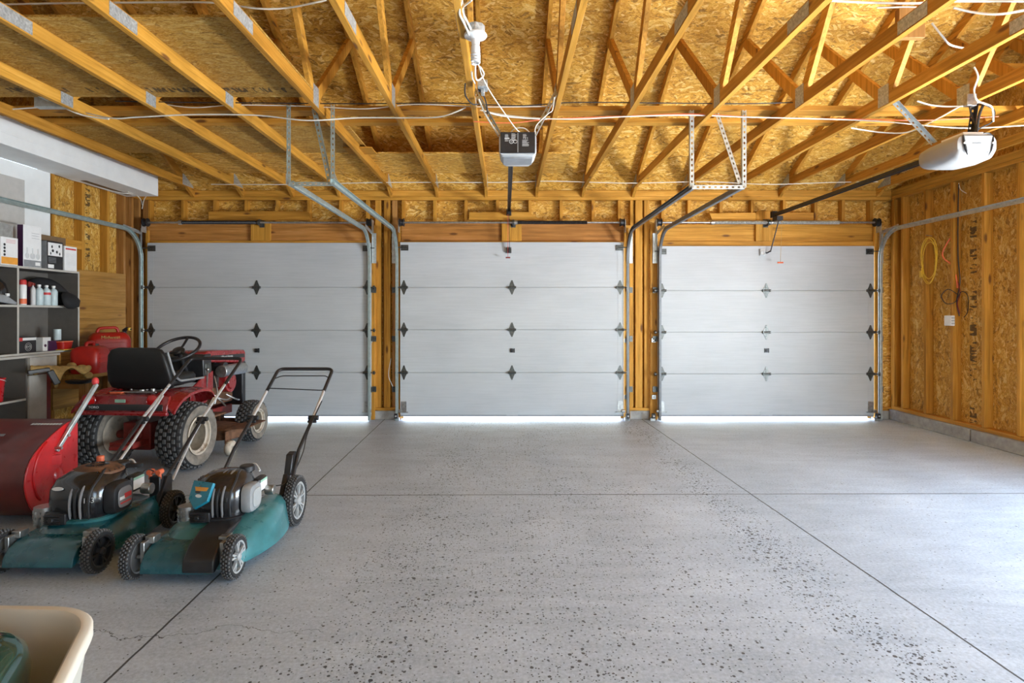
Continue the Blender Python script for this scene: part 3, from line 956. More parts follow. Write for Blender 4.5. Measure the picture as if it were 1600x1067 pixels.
for s_ in (-1, 1):
    b.tube([(OX + s_ * .103, 4.050, 2.54), (OX + s_ * .10, 4.046, 2.49), (OX + s_ * .086, 4.046, 2.43), (OX + s_ * .070, 4.050, 2.395)], [.003, .007, .006, .002], 6)
b.build('panel_seam', 'iron', t)
b = MB()
for s_ in (-1, 1):
    b.cyl((OX + s_ * .098, 4.043, 2.482), .008, -.006, .002, 'y', 12)
b.build('status_light', 'white', t)
text('brand_lettering', 'LIFTMASTER', .0115, 'grey', t, (OX - .012, 4.0448, 2.482), (PI / 2, 0, 0))
MB().box(OX - .07, OX + .07, 4.09, 4.30, 2.554, 2.572).build('top_plate', 'white', t, bevel=.003)
opener_rail(t, OX - .01, 4.48, 7.09, 2.49, 2.500)
strap(t, (OX - .10, 4.34, 2.56), (OX - .42, 4.34, 2.90))
strap(t, (OX + .09, 4.25, 2.56), (OX + .14, 4.25, 2.90), 'iron')
ax = OX
b = MB().box(ax - .03, ax + .04, 6.98, 7.10, 2.42, 2.47).bar((ax + .03, 7.05, 2.46), (ax - .03, 7.16, 2.06), .006, .02, up=(0, 1, 0)).tube([(ax - .03, 7.16, 2.07), (ax - .06, 7.19, 2.05), (ax - .10, 7.20, 2.06)], .009)
b.build('door_arm', 'iron', t)
MB().box(ax - .14, ax - .08, 7.19, 7.217, 2.02, 2.10).torus((ax - .11, 7.185, 2.05), .024, .008, (0, 1, 0), 14, 6).build('door_bracket', 'greylt', t)
MB().tube([(ax + .045, 7.02, 2.44), (ax + .045, 7.06, 1.93)], .0022, 6).build('release_rope', 'tan', t)
MB().cyl((ax + .045, 7.06, 1.922), .010, -.034, .034, 'x', 8).build('release_handle', 'coral', t, bevel=.002)

# ------------------------------------------------------------------ bare bulb
t = thing('light_fixture', 'white porcelain lamp holder with a spiral bulb on the middle truss', 'light fixture', (-.165, 3.23, 0))
MB().cyl((0, 0, 2.845), .052, 0, .045, 'z', 8).build('junction_box', 'plate', t, bevel=.004)
MB().lathe([(0, .060), (-.008, .064), (-.016, .060), (-.022, .035), (-.032, .024), (-.065, .021), (-.068, .012)], (0, 0, 2.843), 'z', 28).build('lamp_holder', 'white', t)
bl = MB().lathe([(0, .014), (-.006, .024), (-.035, .025), (-.045, .018)], (0, 0, 2.780), 'z', 20).build('bulb', 'white', t)
sp = []
for k in range(80):
    a = k / 80 * 2 * PI * 3.5
    sp.append((.021 * math.cos(a), .021 * math.sin(a), 2.738 - .055 * k / 80))
MB().tube(sp, .0065, 8).build('spiral_tube', 'white', bl)
tag(MB().box(-.185, -.12, 3.86, 3.96, 2.80, 2.845).box(-.165, -.14, 3.90, 3.96, 2.772, 2.80).build('electrical_box', 'plate', bevel=.003), 'small steel electrical box on the truss above the black opener strap', 'electrical box')
# ------------------------------------------------------------------ wheels
def tread_blocks(b, R, w, n, rows, c, h=.006, lx=.0, gap=.7, skew=0.0):
    """rubber blocks standing on the tyre, rows across its width"""
    for r in range(rows):
        xo = (r + .5) / rows * w - w / 2
        crown = R - (abs(xo) / (w / 2)) ** 2 * .10 * R * (w / R if w / R < .6 else .6)
        for k in range(n):
            a = 2 * PI * (k + (.5 if r % 2 else 0) + skew * r) / n
            dx = w / rows * gap / 2; da = PI / n * gap
            vs = []
            for rad, sh in ((crown - .008, 1.0), (crown + h, .78)):
                for sx, sa in ((-1, -1), (1, -1), (1, 1), (-1, 1)):
                    aa = a + sa * da * sh
                    vs.append((c[0] + xo + sx * dx * sh, c[1] + rad * math.cos(aa), c[2] + rad * math.sin(aa)))
            b.add(vs, [(3, 2, 1, 0), (4, 5, 6, 7), (0, 1, 5, 4), (1, 2, 6, 5), (2, 3, 7, 6), (3, 0, 4, 7)])
    return b


def mower_wheel(parent, c, R, w, side, hub_mat='greylt', spokes=5, tyre='rubber', n=34, name='wheel'):
    """side +1: the wheel's outside faces +x"""
    b = MB()
    b.lathe([(-w / 2, R * .74), (-w / 2 - .002, R * .86), (-w / 2 + .006, R * .955), (-w * .2, R * .98), (w * .2, R * .98), (w / 2 - .006, R * .955), (w / 2 + .002, R * .86), (w / 2, R * .74)], c, 'x', 40, closed=True)
    tw = b.build(name, tyre, parent, smooth=35)
    tb = MB()
    tread_blocks(tb, R * .985, w * 1.0, n, 4, c, .0045, gap=.60)
    tb.build('tread', 'tread', tw, smooth=0)  # paler blocks put the tread highlights into the colour
    h = MB()
    h.lathe([(-w * .42, R * .66), (-w * .42, R * .75), (w * .42, R * .75), (w * .46, R * .74), (w * .42, R * .66)], c, 'x', 36, closed=True)
    h.lathe([(-w * .10, R * .10), (-w * .10, R * .68), (w * .02, R * .68), (w * .02, R * .10)], c, 'x', 36, closed=True) if spokes == 0 else None
    xf = side * w * .30
    for k in range(spokes):
        a = 2 * PI * k / spokes + .3
        p = V((c[0] + xf, c[1] + R * .16 * math.cos(a), c[2] + R * .16 * math.sin(a)))
        for da in (-.16, .16):
            q = V((c[0] + xf, c[1] + R * .68 * math.cos(a + da), c[2] + R * .68 * math.sin(a + da)))
            h.bar(p, q, .010, .012, up=(1, 0, 0))
    h.lathe([(xf - .010, .004), (xf - .010, R * .22), (xf + side * .012, R * .18), (xf + side * .018, R * .10), (xf + side * .018, .002)] if side > 0 else
            [(xf + .010, .004), (xf + .010, R * .22), (xf - .012, R * .18), (xf - .018, R * .10), (xf - .018, .002)], c, 'x', 20)
    h.build('hub', hub_mat, tw, smooth=35)
    if spokes:
        MB().lathe([(-w * .05, .01), (-w * .05, R * .67), (w * .0, R * .67), (w * .0, .01)], c, 'x', 30, closed=True).build('hub_backing', 'black', tw)
    return tw


def sup(w, l, z, cy, e=.62, n=40, cx=0.0):
    """superellipse ring: body outlines with soft corners"""
    out = []
    for k in range(n):
        a = 2 * PI * k / n; ca, sa = math.cos(a), math.sin(a)
        out.append((cx + w / 2 * math.copysign(abs(ca) ** e, ca), cy + l / 2 * math.copysign(abs(sa) ** e, sa), z))
    return out


def make_mower(label, loc, rz, deck_mat, A):
    """A: the right-hand mower with the tall rear wheels and the teal badge"""
    t = thing('lawn_mower', label, 'lawn mower', loc, rz)
    rf = .105; rb_ = .152 if A else .110
    zf = rf; zr = rb_
    ya, yb = 0.0, (.735 if A else .63)
    # deck: skirt, shoulder and raised blade housing
    dk = MB()
    W1 = .47
    dk.loft([sup(W1, .74, .060, .345, .55), sup(W1 + .015, .755, .064, .345, .55), sup(W1 + .01, .75, .10, .345, .55), sup(W1 - .02, .72, .128, .345, .55),
             sup(W1 - .07, .64, .150, .36, .6), sup(W1 - .10, .58, .185, .37, .65), sup(W1 - .14, .52, .205, .37, .7), sup(.20, .30, .212, .36, .8)])
    dk.build('deck', deck_mat, t, smooth=50)
    # volute bulge down the right side and the front apron between the wheels
    dv = MB()
    rings = []
    for k in range(15):
        u = k / 14
        y = -.02 + .66 * u
        xo = (.205 + .125 * math.sin(PI * min(1, u * .80 + .03)) ** .8) if A else (.205 + .055 * math.sin(PI * min(1, u * .85)))
        xi = .10 + .03 * u
        zt_ = .135 + (.105 if A else .075) * math.sin(PI * (u * .62 + .05))
        ring = [(xi, .10), (xi + .01, zt_ - .03), (xi + .035, zt_ - .004), (xi + .065, zt_ + .003), (xo - .045, zt_ - .012), (xo - .018, zt_ - .040), (xo - .003, .11), (xo, .075), (xo + .006, .055), (xo - .004, .045), (xi, .055)]
        rings.append([(p_[0], y, p_[1]) for p_ in ring])
    dv.loft(rings)
    dv.build('side_volute', deck_mat, t, smooth=60)
    ap = MB().prism([(-.085, .055), (-.078, .052), (.16, .165), (.16, .175), (.03, .165), (-.045, .135), (-.078, .095)], -.175, .175, 'x')
    ap.build('front_apron', 'teal_dk', t, bevel=.008, seg=3)
    if A:
        MB().prism([(-.092, .060), (-.085, .120), (-.03, .172), (.08, .212), (.24, .222), (.24, .18), (.02, .10), (-.07, .055)], .03, .186, 'x').build('black_fender', 'black', t, bevel=.012, seg=3)
    # axle brackets
    for s_ in (-1, 1):
        b = MB().box(s_ * .185, s_ * .205, -.03, .075, .085, .185).box(s_ * .16, s_ * .205, .01, .07, .165, .20)
        b.cyl((s_ * .19, 0, rf), .010, -.045, .045, 'x', 10)
        b.build('front_bracket', 'steel', t, bevel=.004)
        b = MB().prism([(yb - .12, .10), (yb - .05, .22), (yb + .01, .31), (yb + .06, .31), (yb + .06, .12), (yb, .07)], s_ * .205, s_ * .232, 'x')
        b.cyl((s_ * .22, yb, zr), .010, -.05, .05, 'x', 10)
        b.build('handle_bracket', 'black', t, bevel=.006)
    # engine
    before_engine = set(t.children)
    ec = .345; ex = .035
    MB().loft([sup(.30, .33, .195, ec, .8, cx=ex), sup(.31, .34, .225, ec, .8, cx=ex), sup(.26, .29, .235, ec, .8, cx=ex)]).build('engine_base', 'teal' if not A else 'black', t, smooth=45)
    e = MB()
    k_ = 1.0 if A else 1.02
    e.loft([sup(.27 * k_, .29 * k_, .225, ec, .62, cx=ex), sup(.285 * k_, .31 * k_, .30, ec, .62, cx=ex), sup(.285 * k_, .30 * k_, .36, ec, .66, cx=ex), sup(.25 * k_, .27 * k_, .405, ec + .008, .72, cx=ex),
            sup(.17 * k_, .19 * k_, .432, ec + .015, .8, cx=ex), sup(.05, .06, .440, ec + .02, .9, cx=ex)])
    e.build('engine_cover', 'blackgloss', t, smooth=60)
    # sculpted ridges over the cover
    for xo, m_ in ((.010, 'ridge'), (.035, 'black'), (.060, 'ridge'), (.10, 'black')):
        MB().tube(smooth_path([(ex + xo, ec - .158, .235), (ex + xo, ec - .163, .31), (ex + xo, ec - .142, .37), (ex + xo, ec - .085, .412), (ex + xo * .8, ec - .01, .436), (ex + xo * .6, ec + .09, .425)], 4), [.003] + [.0062] * 18 + [.003] * 2, 8).build('cover_ridge', m_, t)
    # exhaust guard: punched can at the front left
    g = MB().lathe([(-.055, .02), (-.055, .046), (.035, .046), (.035, .02)], (ex - .155, ec - .10, .245), 'z', 18)
    for k in range(14):
        for z_ in (.205, .228, .252):
            a = 2 * PI * k / 14
            g.cyl((ex - .155 + .047 * math.cos(a), ec - .10 + .047 * math.sin(a), z_), .004, 0, .012, 'z', 6)
    g.build('muffler_guard', 'steel', t)
    b = MB().box(ex - .10, ex + .0, ec - .178, ec - .13, .215, .265).cyl((ex - .06, ec - .185, .24), .012, -.01, .03, 'y', 10)
    for k in range(6):
        b.box(ex - .10, ex - .02, ec - .186, ec - .178, .216 + k * .008, .220 + k * .008)
    b.build('primer_housing', 'black', t, bevel=.003)
    # air filter box on the right
    f = MB()
    rings = []
    for x_, sc_ in ((.135, 1.0), (.165, 1.02), (.182, .93), (.188, .78)):
        rings.append([(ex + x_, ec - .03 + (p[0]) * sc_, .305 + (p[1]) * sc_) for p in [(a[0], a[1]) for a in sup(.155, .15, 0, 0, .55, 24)]])
    f.loft(rings)
    f.build('air_filter_cover', 'grey' if A else 'black', t, smooth=40)
    b = MB()
    b.loft([[(ex + .190, ec - .03 + p[0], .305 + p[1]) for p in sup(.105, .10, 0, 0, .6, 24)], [(ex + .193, ec - .03 + p[0], .305 + p[1]) for p in sup(.100, .095, 0, 0, .6, 24)]])
    b.build('filter_face', 'hubgrey' if A else 'ridge', t)
    MB().box(ex + .12, ex + .165, ec + .06, ec + .17, .29, .375).build('fuel_tank', 'black', t, bevel=.012)
    MB().box(ex + .166, ex + .1675, ec + .07, ec + .16, .305, .365).build('white_sticker', 'white', t, smooth=0)
    MB().box(ex + .166, ex + .1680, ec + .07, ec + .16, .352, .365).build('green_strip', 'mint', t, smooth=0)
    MB().lathe([(0, .036), (.006, .042), (.030, .042), (.036, .036), (.036, .01)], (ex + .07, ec + .12, .405), 'z', 20).build('fuel_cap', 'black', t)
    MB().cyl((ex + .185, ec + .15, .29), .028, -.02, .03, 'x', 16).build('carburettor', 'steel', t, bevel=.003)
    MB().tube(smooth_path([(ex + .02, ec + .16, .40), (ex + .08, ec + .19, .43), (ex + .13, ec + .15, .40)], 5), .006, 8).build('fuel_line', 'greylt', t)
    if A:
        # teal shield badge on the sloping front of the cover
        pts = [(-.072, .060), (.060, .060), (.066, -.030), (.000, -.075), (-.060, -.032)]
        mt = Matrix.Translation((ex - .064, ec - .141, .354)) @ Matrix.Rotation(math.radians(-22), 4, 'Z') @ Matrix.Rotation(math.radians(-28), 4, 'X') @ Matrix.Scale(1.05, 4)
        b = MB(); b.prism([(p[0], p[1]) for p in pts], -.006, .012, 'y').xf(mt)
        b.build('shield_badge', 'badge_teal', t, bevel=.002)
        b = MB(); b.prism([(-.045, .030), (.045, .034), (.040, .016), (-.03, .010)], -.0085, -.006, 'y').xf(mt); b.build('orange_decal', 'orange', t, smooth=0)
        b = MB(); b.prism([(.020 * math.cos(2 * PI * k / 14), -.012 + .008 * math.sin(2 * PI * k / 14)) for k in range(14)], -.0085, -.006, 'y').xf(mt); b.build('oval_emblem', 'white', t, smooth=0)
    else:
        # finned recoil housing on top
        b = MB()
        b.lathe([(0, .118), (.012, .115), (.030, .085), (.036, .03)], (ex + .01, ec + .03, .412), 'z', 30)
        b.build('recoil_housing', 'rust', t)
        b = MB()
        for k in range(26):
            a = 2 * PI * k / 26
            p = V((ex + .01 + .03 * math.cos(a), ec + .03 + .03 * math.sin(a), .4495)); q = V((ex + .01 + .112 * math.cos(a + .25), ec + .03 + .112 * math.sin(a + .25), .4265))
            b.bar(p, q, .004, .006)
        b.build('vent_fins', 'black', t, smooth=0)
        mt = Matrix.Translation((ex + .1945, ec - .03, .305))
        b = MB().box(ex + .1935, ex + .1950, ec - .075, ec - .035, .297, .312); b.build('white_decal', 'white', t, smooth=0)
        b = MB().box(ex + .1935, ex + .1952, ec - .040, ec + .012, .300, .322).box(ex + .1935, ex + .1952, ec - .07, ec + .01, .277, .284); b.build('red_decal', 'redlabel', t, smooth=0)
        text('engine_lettering', '163', .034, 'greylt', t, (ex + .098, ec - .158, .322), (math.radians(84), 0, math.radians(16)))
        MB().prism([(.028 * math.cos(2 * PI * k / 14), .009 * math.sin(2 * PI * k / 14)) for k in range(14)], -.003, .0, 'y').xf(Matrix.Translation((ex - .055, ec - .150, .375)) @ Matrix.Rotation(math.radians(-40), 4, 'X')).build('oval_emblem', 'greylt', t, smooth=0)
        MB().prism([(-.01, 0), (.10, .0), (.13, .02), (.02, .03)], .41, .43, 'z').xf(Matrix.Translation((ex + .06, ec + .10, .0))).build('tank_flap', 'black', t, bevel=.003)
    if not A:                                                       # the left mower's engine is bulkier and sits lower and further forward
        mt = Matrix.Translation((.005, ec - .05, .185)) @ Matrix.Diagonal((1.10, 1.12, 1.12, 1)) @ Matrix.Translation((-ex, -ec, -.20))
        for ch in t.children:
            if ch not in before_engine:
                if ch.matrix_basis != Matrix():
                    ch.matrix_basis = mt @ ch.matrix_basis
                else:
                    ch.data.transform(mt)
    # wheels
    mower_wheel(t, (.245, ya, zf), rf, .048, 1, 'hubgrey' if A else 'black', 5 if A else 4)
    mower_wheel(t, (-.245, ya, zf), rf, .048, -1, 'grey', 0)
    mower_wheel(t, (.285 if A else .270, yb, zr), rb_, .050, 1, 'hubgrey' if A else 'black', 6 if A else 5, n=44 if A else 36)
    mower_wheel(t, (-.275 if A else -.262, yb, zr), rb_, .050, -1, 'grey', 0)
    return t


# right-hand mower
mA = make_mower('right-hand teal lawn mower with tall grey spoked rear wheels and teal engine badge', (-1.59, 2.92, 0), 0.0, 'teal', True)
HX0, HX1 = -.155, .262
def handle(t, lo, hi, mid, top, x0, x1, grip):
    for x_ in (x0, x1):
        MB().tube([V((x_ + (lo[2] if x_ < 0 else 0), lo[0], lo[1])), V((x_, hi[0], hi[1])), V((x_, mid[0], mid[1]))], .0115, 10).build('lower_tube', 'black', t)
        b = MB().cyl((x_, mid[0], mid[1] - .01), .017, -.035, .035, 'x', 10).cyl((x_, mid[0] - .03, mid[1] - .03), .010, -.03, .03, 'x', 8)
        b.build('clamp_knob', 'iron', t, bevel=.003)
    y0, z0, y1, z1 = mid[0], mid[1], top[0], top[1]
    d = V((0, y1 - y0, z1 - z0))
    g = lambda u, x_: V((x_, y0 + d.y * u, z0 + d.z * u))
    for x_ in (x0, x1):
        MB().tube([g(.0, x_), g(grip, x_)], .0105, 10).build('chrome_tube', 'chrome', t)
    MB().tube(fillet([g(grip, x0), g(1, x0), g(1, x1), g(grip, x1)], .05, 6), .0125, 10).build('grip_bar', 'black', t)
    return g


g = handle(mA, (.735, .26, -.035), (.86, .435, 0), (1.15, .60, 0), (1.61, .885, 0), HX0, HX1, .50)
MB().tube(fillet([g(.62, HX0), g(.62, HX0) + V((0, -.045, -.012)), g(.70, HX1) + V((0, -.09, -.05)), g(.72, HX1)], .03), .004, 8).build('lower_bail', 'iron', mA)
MB().tube(fillet([g(.78, HX0 + .01), g(.84, HX0 + .05), g(.84, HX1 - .03), g(.78, HX1)], .02), .004, 8).build('upper_bail', 'iron', mA)
MB().tube(smooth_path([g(.3, HX1 + .015), (HX1 + .012, 1.0, .52), (HX1 + .02, .86, .40), (HX1 - .02, .70, .27), (.18, .45, .33)], 6), .0035, 6).build('control_cable', 'wire_black', mA)
b = MB().prism([(.76, .30), (.80, .42), (.86, .43), (.90, .37), (.84, .28)], HX1 - .06, HX1 - .015, 'x').build('height_lever', 'black', mA, bevel=.006)

# left-hand mower
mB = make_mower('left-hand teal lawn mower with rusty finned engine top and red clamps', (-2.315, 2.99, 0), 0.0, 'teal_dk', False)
g = handle(mB, (.64, .26, 0), (.76, .34, 0), (1.12, .585, 0), (1.74, .95, 0), -.215, .20, .52)
MB().tube([g(.30, .188), V((.19, 1.0, .47)), V((.215, .72, .26))], .009, 8).build('brace_tube', 'chrome', mB)
MB().tube([g(.34, -.20), V((-.195, .98, .45)), V((-.19, .66, .24))], .009, 8).build('brace_tube', 'chrome', mB)
for dx in (-.035, .02):
    MB().cyl((.185 + dx, .60, .345), .017, -.02, .025, 'y', 12).cyl((.185 + dx, .60, .32), .011, -.02, .03, 'z', 10).build('red_clamp', 'coral', mB, bevel=.003)
MB().box(.15, .215, .585, .63, .10, .32).build('side_post', 'black', mB, bevel=.006)
MB().cyl((-.10, .52, .448), .02, -.02, .015, 'z', 12).build('red_knob', 'coral', mB, bevel=.004)
MB().tube(smooth_path([(.14, .46, .375), (.15, .50, .362), (.16, .55, .375), (.17, .60, .35)], 5), .0035, 6).build('control_cable', 'wire_black', mB)

# ------------------------------------------------------------------ garden tractor
t = thing('garden_tractor', 'red garden tractor with a black seat and cream rimmed wheels', 'tractor', (-3.075, 5.04, 0), -math.radians(4))


def tractor_wheel(c, R, w, side, n, rows, name='wheel'):
    b = MB()
    prof = [(-w * .40, R * .56), (-w * .47, R * .66), (-w * .52, R * .80), (-w * .49, R * .91), (-w * .40, R * .965), (-w * .2, R * .985), (0, R * .99), (w * .2, R * .985), (w * .40, R * .965), (w * .49, R * .91), (w * .52, R * .80), (w * .47, R * .66), (w * .40, R * .56)]
    b.lathe(prof, c, 'x', 56, closed=True)
    o = b.build(name, 'rubber', t, smooth=50)
    sd = MB()
    for q in (-1, 1):
        sd.lathe([(q * (w * .40 + .002), R * .565), (q * (w * .47 + .002), R * .66), (q * (w * .52 + .002), R * .80), (q * (w * .495 + .002), R * .89), (q * (w * .49), R * .89), (q * w * .46, R * .66), (q * w * .39, R * .565)], c, 'x', 48, closed=True)
    sd.build('sidewall', 'rubber_dusty', o, smooth=50)
    tb = MB(); tread_blocks(tb, R * .985, w * .95, n, rows, c, .012, gap=.70)
    tb.build('tread', 'tread', o, smooth=0)
    h = MB()
    s_ = side
    h.lathe([(s_ * w * .40, R * .57), (s_ * w * .48, R * .60), (s_ * w * .48, R * .54), (s_ * w * .40, R * .525), (s_ * w * .38, R * .47), (s_ * w * .36, R * .46)], c, 'x', 40, closed=True)
    MB().lathe([(s_ * w * .37, R * .47), (s_ * w * .10, R * .45), (s_ * w * -.02, R * .40), (s_ * w * -.04, R * .16), (s_ * w * .10, R * .13), (s_ * w * .12, .004)], c, 'x', 40, caps=False).build('rim_well', 'rim_dark', o)
    h.lathe([(-s_ * w * .40, R * .57), (-s_ * w * .44, R * .60), (-s_ * w * .42, R * .52), (-s_ * w * .2, R * .48), (-s_ * w * .1, R * .2), (-s_ * w * .1, .004)], c, 'x', 40)
    h.build('rim', 'rim', o, smooth=45)
    l = MB()
    for k in range(5):
        a = 2 * PI * k / 5
        l.cyl((c[0] - s_ * w * .01, c[1] + R * .24 * math.cos(a), c[2] + R * .24 * math.sin(a)), .010, -.008, .008, 'x', 6)
    l.build('lug_nut', 'steel', o)
    return o


tractor_wheel((.365, 0, .278), .278, .235, 1, 30, 6)
tractor_wheel((-.365, 0, .278), .278, .235, -1, 30, 6)
tractor_wheel((.375, 1.08, .205), .205, .165, 1, 30, 5)
tractor_wheel((-.375, 1.08, .205), .205, .165, -1, 30, 5)
MB().cyl((0, 0, .278), .035, -.25, .25, 'x', 14).box(-.12, .12, -.12, .22, .17, .40).cyl((0, -.10, .30), .06, -.05, .05, 'y', 16).build('transaxle', 'reddark', t, bevel=.01)
MB().box(-.10, .10, .2, 1.20, .27, .36).build('frame', 'reddark', t, bevel=.006)
MB().bar((-.30, 1.08, .205), (.30, 1.08, .205), .05, .05).box(-.06, .06, 1.04, 1.12, .2, .30).build('front_axle', 'rust', t, bevel=.006)
MB().box(-.10, .10, -.30, -.10, .22, .27).prism([(-.36, .22), (-.10, .22), (-.10, .25), (-.36, .25)], -.06, .06, 'x').build('drawbar', 'reddark', t, bevel=.005)
# fender pan: console, rear panel and two arched fenders
pan = MB()
pan.box(-.27, .27, -.22, .32, .615, .645)
pan.build('fender_console', 'red', t, bevel=.012, seg=3)
pan = MB()
pan.prism([(-.225, .645), (-.245, .64), (-.285, .56), (-.29, .50), (-.275, .50), (-.268, .56), (-.23, .615)], -.375, .375, 'x')
pan.build('rear_panel', 'red', t, bevel=.006)
MB().prism([(-.2885, .600 - .020), (-.2975, .545), (-.2975, .528), (-.2885, .528)], -.345, .345, 'x').build('black_band', 'black', t, bevel=.003)
MB().prism([(-.29, .525), (-.312, .515), (-.312, .492), (-.28, .485), (-.27, .50)], -.385, .385, 'x').build('rear_lip', 'red', t, bevel=.006)
for s_ in (-1, 1):
    outer, inner = [], []
    for k in range(17):
        a = math.radians(142 - k * 112 / 16)
        fl = .012 * max(0, (k - 12)) / 4
        outer.append((.0 + (.345 + fl) * math.cos(a) * (1.02 if math.cos(a) > 0 else .86), .278 + .355 * math.sin(a)))
        inner.append((.0 + (.330 + fl) * math.cos(a) * (1.02 if math.cos(a) > 0 else .86), .278 + .340 * math.sin(a)))
    pin_ = [(-.27, .60), (-.20, .645), (-.05, .665), (.12, .668), (.25, .65), (.33, .59), (.37, .50)]
    pou_ = [(-.285, .520), (-.225, .575), (-.13, .625), (.0, .652), (.14, .655), (.25, .625), (.30, .56)]
    pi3 = smooth_path([(0, a, b_) for a, b_ in pin_], 4); po3 = smooth_path([(0, a, b_) for a, b_ in pou_], 4)
    MB().loft([[(s_ * .22, p.y, p.z), (s_ * .36, (p.y + q.y) / 2, (p.z + q.z) / 2 + .012), (s_ * .438, q.y, q.z), (s_ * .440, q.y, q.z - .022), (s_ * .430, q.y, q.z - .022), (s_ * .355, (p.y + q.y) / 2, (p.z + q.z) / 2), (s_ * .22, p.y, p.z - .014)] for p, q in zip(pi3, po3)]).build('fender', 'red', t, smooth=50)
    MB().prism([(p[0], p[1]) for p in inner[::1]] + [(.28, .44), (-.22, .50)], s_ * .205, s_ * .222, 'x').build('fender_side', 'red', t)
    MB().lathe([(0, .050), (-.010, .048), (-.016, .025), (-.017, .002)], (s_ * .255 - (0.03 if s_ < 0 else 0), -.276, .605), 'y', 20).build('tail_light', 'lens', t)
    MB().torus((s_ * .255 - (0.03 if s_ < 0 else 0), -.284, .605), .052, .005, (0, 1, 0), 24, 6).build('tail_light_ring', 'red', t)
MB().box(-.06, .025, -.292, -.284, .592, .618).build('safety_sticker', 'mint', t, smooth=0)
text('brand_lettering', 'TORO', .024, 'white', t, (-.235, -.2985, .553), (PI / 2, 0, 0), sx=1.3)
# seat
rg = []
for z, y, w_, d_ in ((.66, .02, .40, .03), (.68, .005, .50, .06), (.74, -.02, .52, .075), (.85, -.045, .50, .08), (.96, -.065, .455, .075), (1.005, -.07, .40, .06), (1.022, -.07, .30, .03)):
    rg.append([(p[0] * 1.09 - .035, y + p[1] , z) for p in sup(w_, d_, 0, 0, .45, 28)])
MB().loft(rg).build('seat_back', 'seat', t, smooth=70)
MB().loft([[(p[0], p[1], z) for p in sup(.48 - i_ * .0 - q, .42 - q, 0, .20, .5, 28)] for i_, (z, q) in enumerate(((.69, .03), (.70, 0), (.755, 0), (.78, .03), (.785, .1)))]).build('seat_cushion', 'seat', t, smooth=70)
b = MB()
for s_ in (-1, 1):
    MB().tube(fillet([(s_ * .255, .42, .72), (s_ * .262, .05, .73), (s_ * .25, -.01, .80), (s_ * .225, -.055, .985)], .05), .010, 8).build('seat_piping', 'grey', t)
b = MB().box(-.15, .15, .02, .30, .645, .672)
for x_ in (-.14, 0, .13):
    b.tube([(x_, .0, .65), (x_ + .01, .03, .69)], .012, 8)
b.bar((-.24, -.12, .655), (.20, -.16, .66), .014, .014).cyl((.05, -.12, .648), .022, 0, .03, 'z', 10).cyl((.13, -.10, .648), .018, 0, .035, 'z', 10)
b.build('seat_bracket', 'steel', t, bevel=.002)
MB().box(-.20, -.10, -.17, -.12, .646, .660).build('orange_marker', 'coral', t, bevel=.004)
# steering wheel
sw = MB(); sc_c = V((.03, .38, .985)); nrm = V((0, -.52, .85)).normalized()
sw.torus(sc_c, .192, .0145, nrm, 40, 10)
u_ = V((1, 0, 0)); v_ = nrm.cross(u_)
for a in (PI / 2, PI * 1.17, PI * 1.83):
    q = sc_c + (u_ * math.cos(a) + v_ * math.sin(a)) * .185
    sw.tube([sc_c - nrm * .03, (sc_c + q) / 2 - nrm * .02, q], .011, 8)
sw.build('steering_wheel', 'black', t)
MB().lathe([(-.05, .02), (-.035, .052), (-.01, .056), (.006, .045), (.012, .01)], (0, 0, 0), 'z', 20).xf(Matrix.Translation(sc_c - nrm * .01) @ nrm.to_track_quat('Z', 'Y').to_matrix().to_4x4()).build('steering_hub', 'black', t)
MB().tube([sc_c - nrm * .04, sc_c - nrm * .36], .020, 10).build('steering_column', 'black', t)
# hood, dash, engine bay
MB().prism([(.52, .66), (.50, .90), (.54, .925), (.64, .925), (.66, .66)], -.20, .20, 'x').build('dash_tower', 'black', t, bevel=.010)
MB().prism([(.56, .935), (.60, .955), (1.28, .925), (1.305, .895), (1.30, .80), (1.22, .79), (.66, .84), (.56, .86)], -.19, .19, 'x').build('hood', 'red', t, bevel=.012, seg=3)
for s_ in (-1, 1):
    MB().prism([(.66, .905), (1.27, .885), (1.28, .845), (.66, .868)], s_ * .1905, s_ * .193, 'x').build('hood_decal', 'black', t, smooth=0)
text('hood_lettering', 'Wheel Horse', .036, 'greylt', t, (.1935, .93, .877), (PI / 2, 0, PI / 2), sx=1.1)
MB().box(-.19, .19, 1.24, 1.31, .34, .80).build('grille', 'black', t, bevel=.01)
MB().box(-.14, .14, .76, 1.14, .40, .58).build('engine_block', 'rust', t, bevel=.015)
MB().cyl((.20, .94, .62), .105, -.06, .03, 'x', 28).cyl((.235, .94, .62), .07, -.01, .01, 'x', 20).build('flywheel_housing', 'red', t, bevel=.006)
MB().cyl((.22, .99, .74), .060, -.22, .20, 'y', 20).build('air_cleaner', 'steel', t, bevel=.006)
MB().cyl((.17, .84, .775), .055, -.04, .06, 'x', 18).build('coil_cover', 'black', t, bevel=.004)
b = MB()
for k in range(7):
    b.box(-.02, .16, .80 + k * .032, .812 + k * .032, .58, .72)
b.build('cooling_fins', 'steel', t, smooth=0)
b = MB()
for p, q in (((.2, .70, .50), (.24, .90, .46)), ((.2, .9, .50), (.24, 1.08, .42)), ((.22, .66, .44), (.18, .72, .70)), ((.2, .62, .56), (.25, .80, .40))):
    b.tube(smooth_path([p, (V(p) + V(q)) / 2 + V((.03, 0, -.02)), q], 4), .008, 6)
b.build('linkage', 'steel', t)
MB().box(.12, .204, .54, .63, .60, .84).build('side_panel', 'hinge', t, bevel=.006)
MB().prism([(.30, .44), (.30, .62), (.46, .70), (.66, .76), (.66, .60), (.56, .48), (.46, .44)], .19, .207, 'x').build('frame_side', 'red', t, bevel=.004)
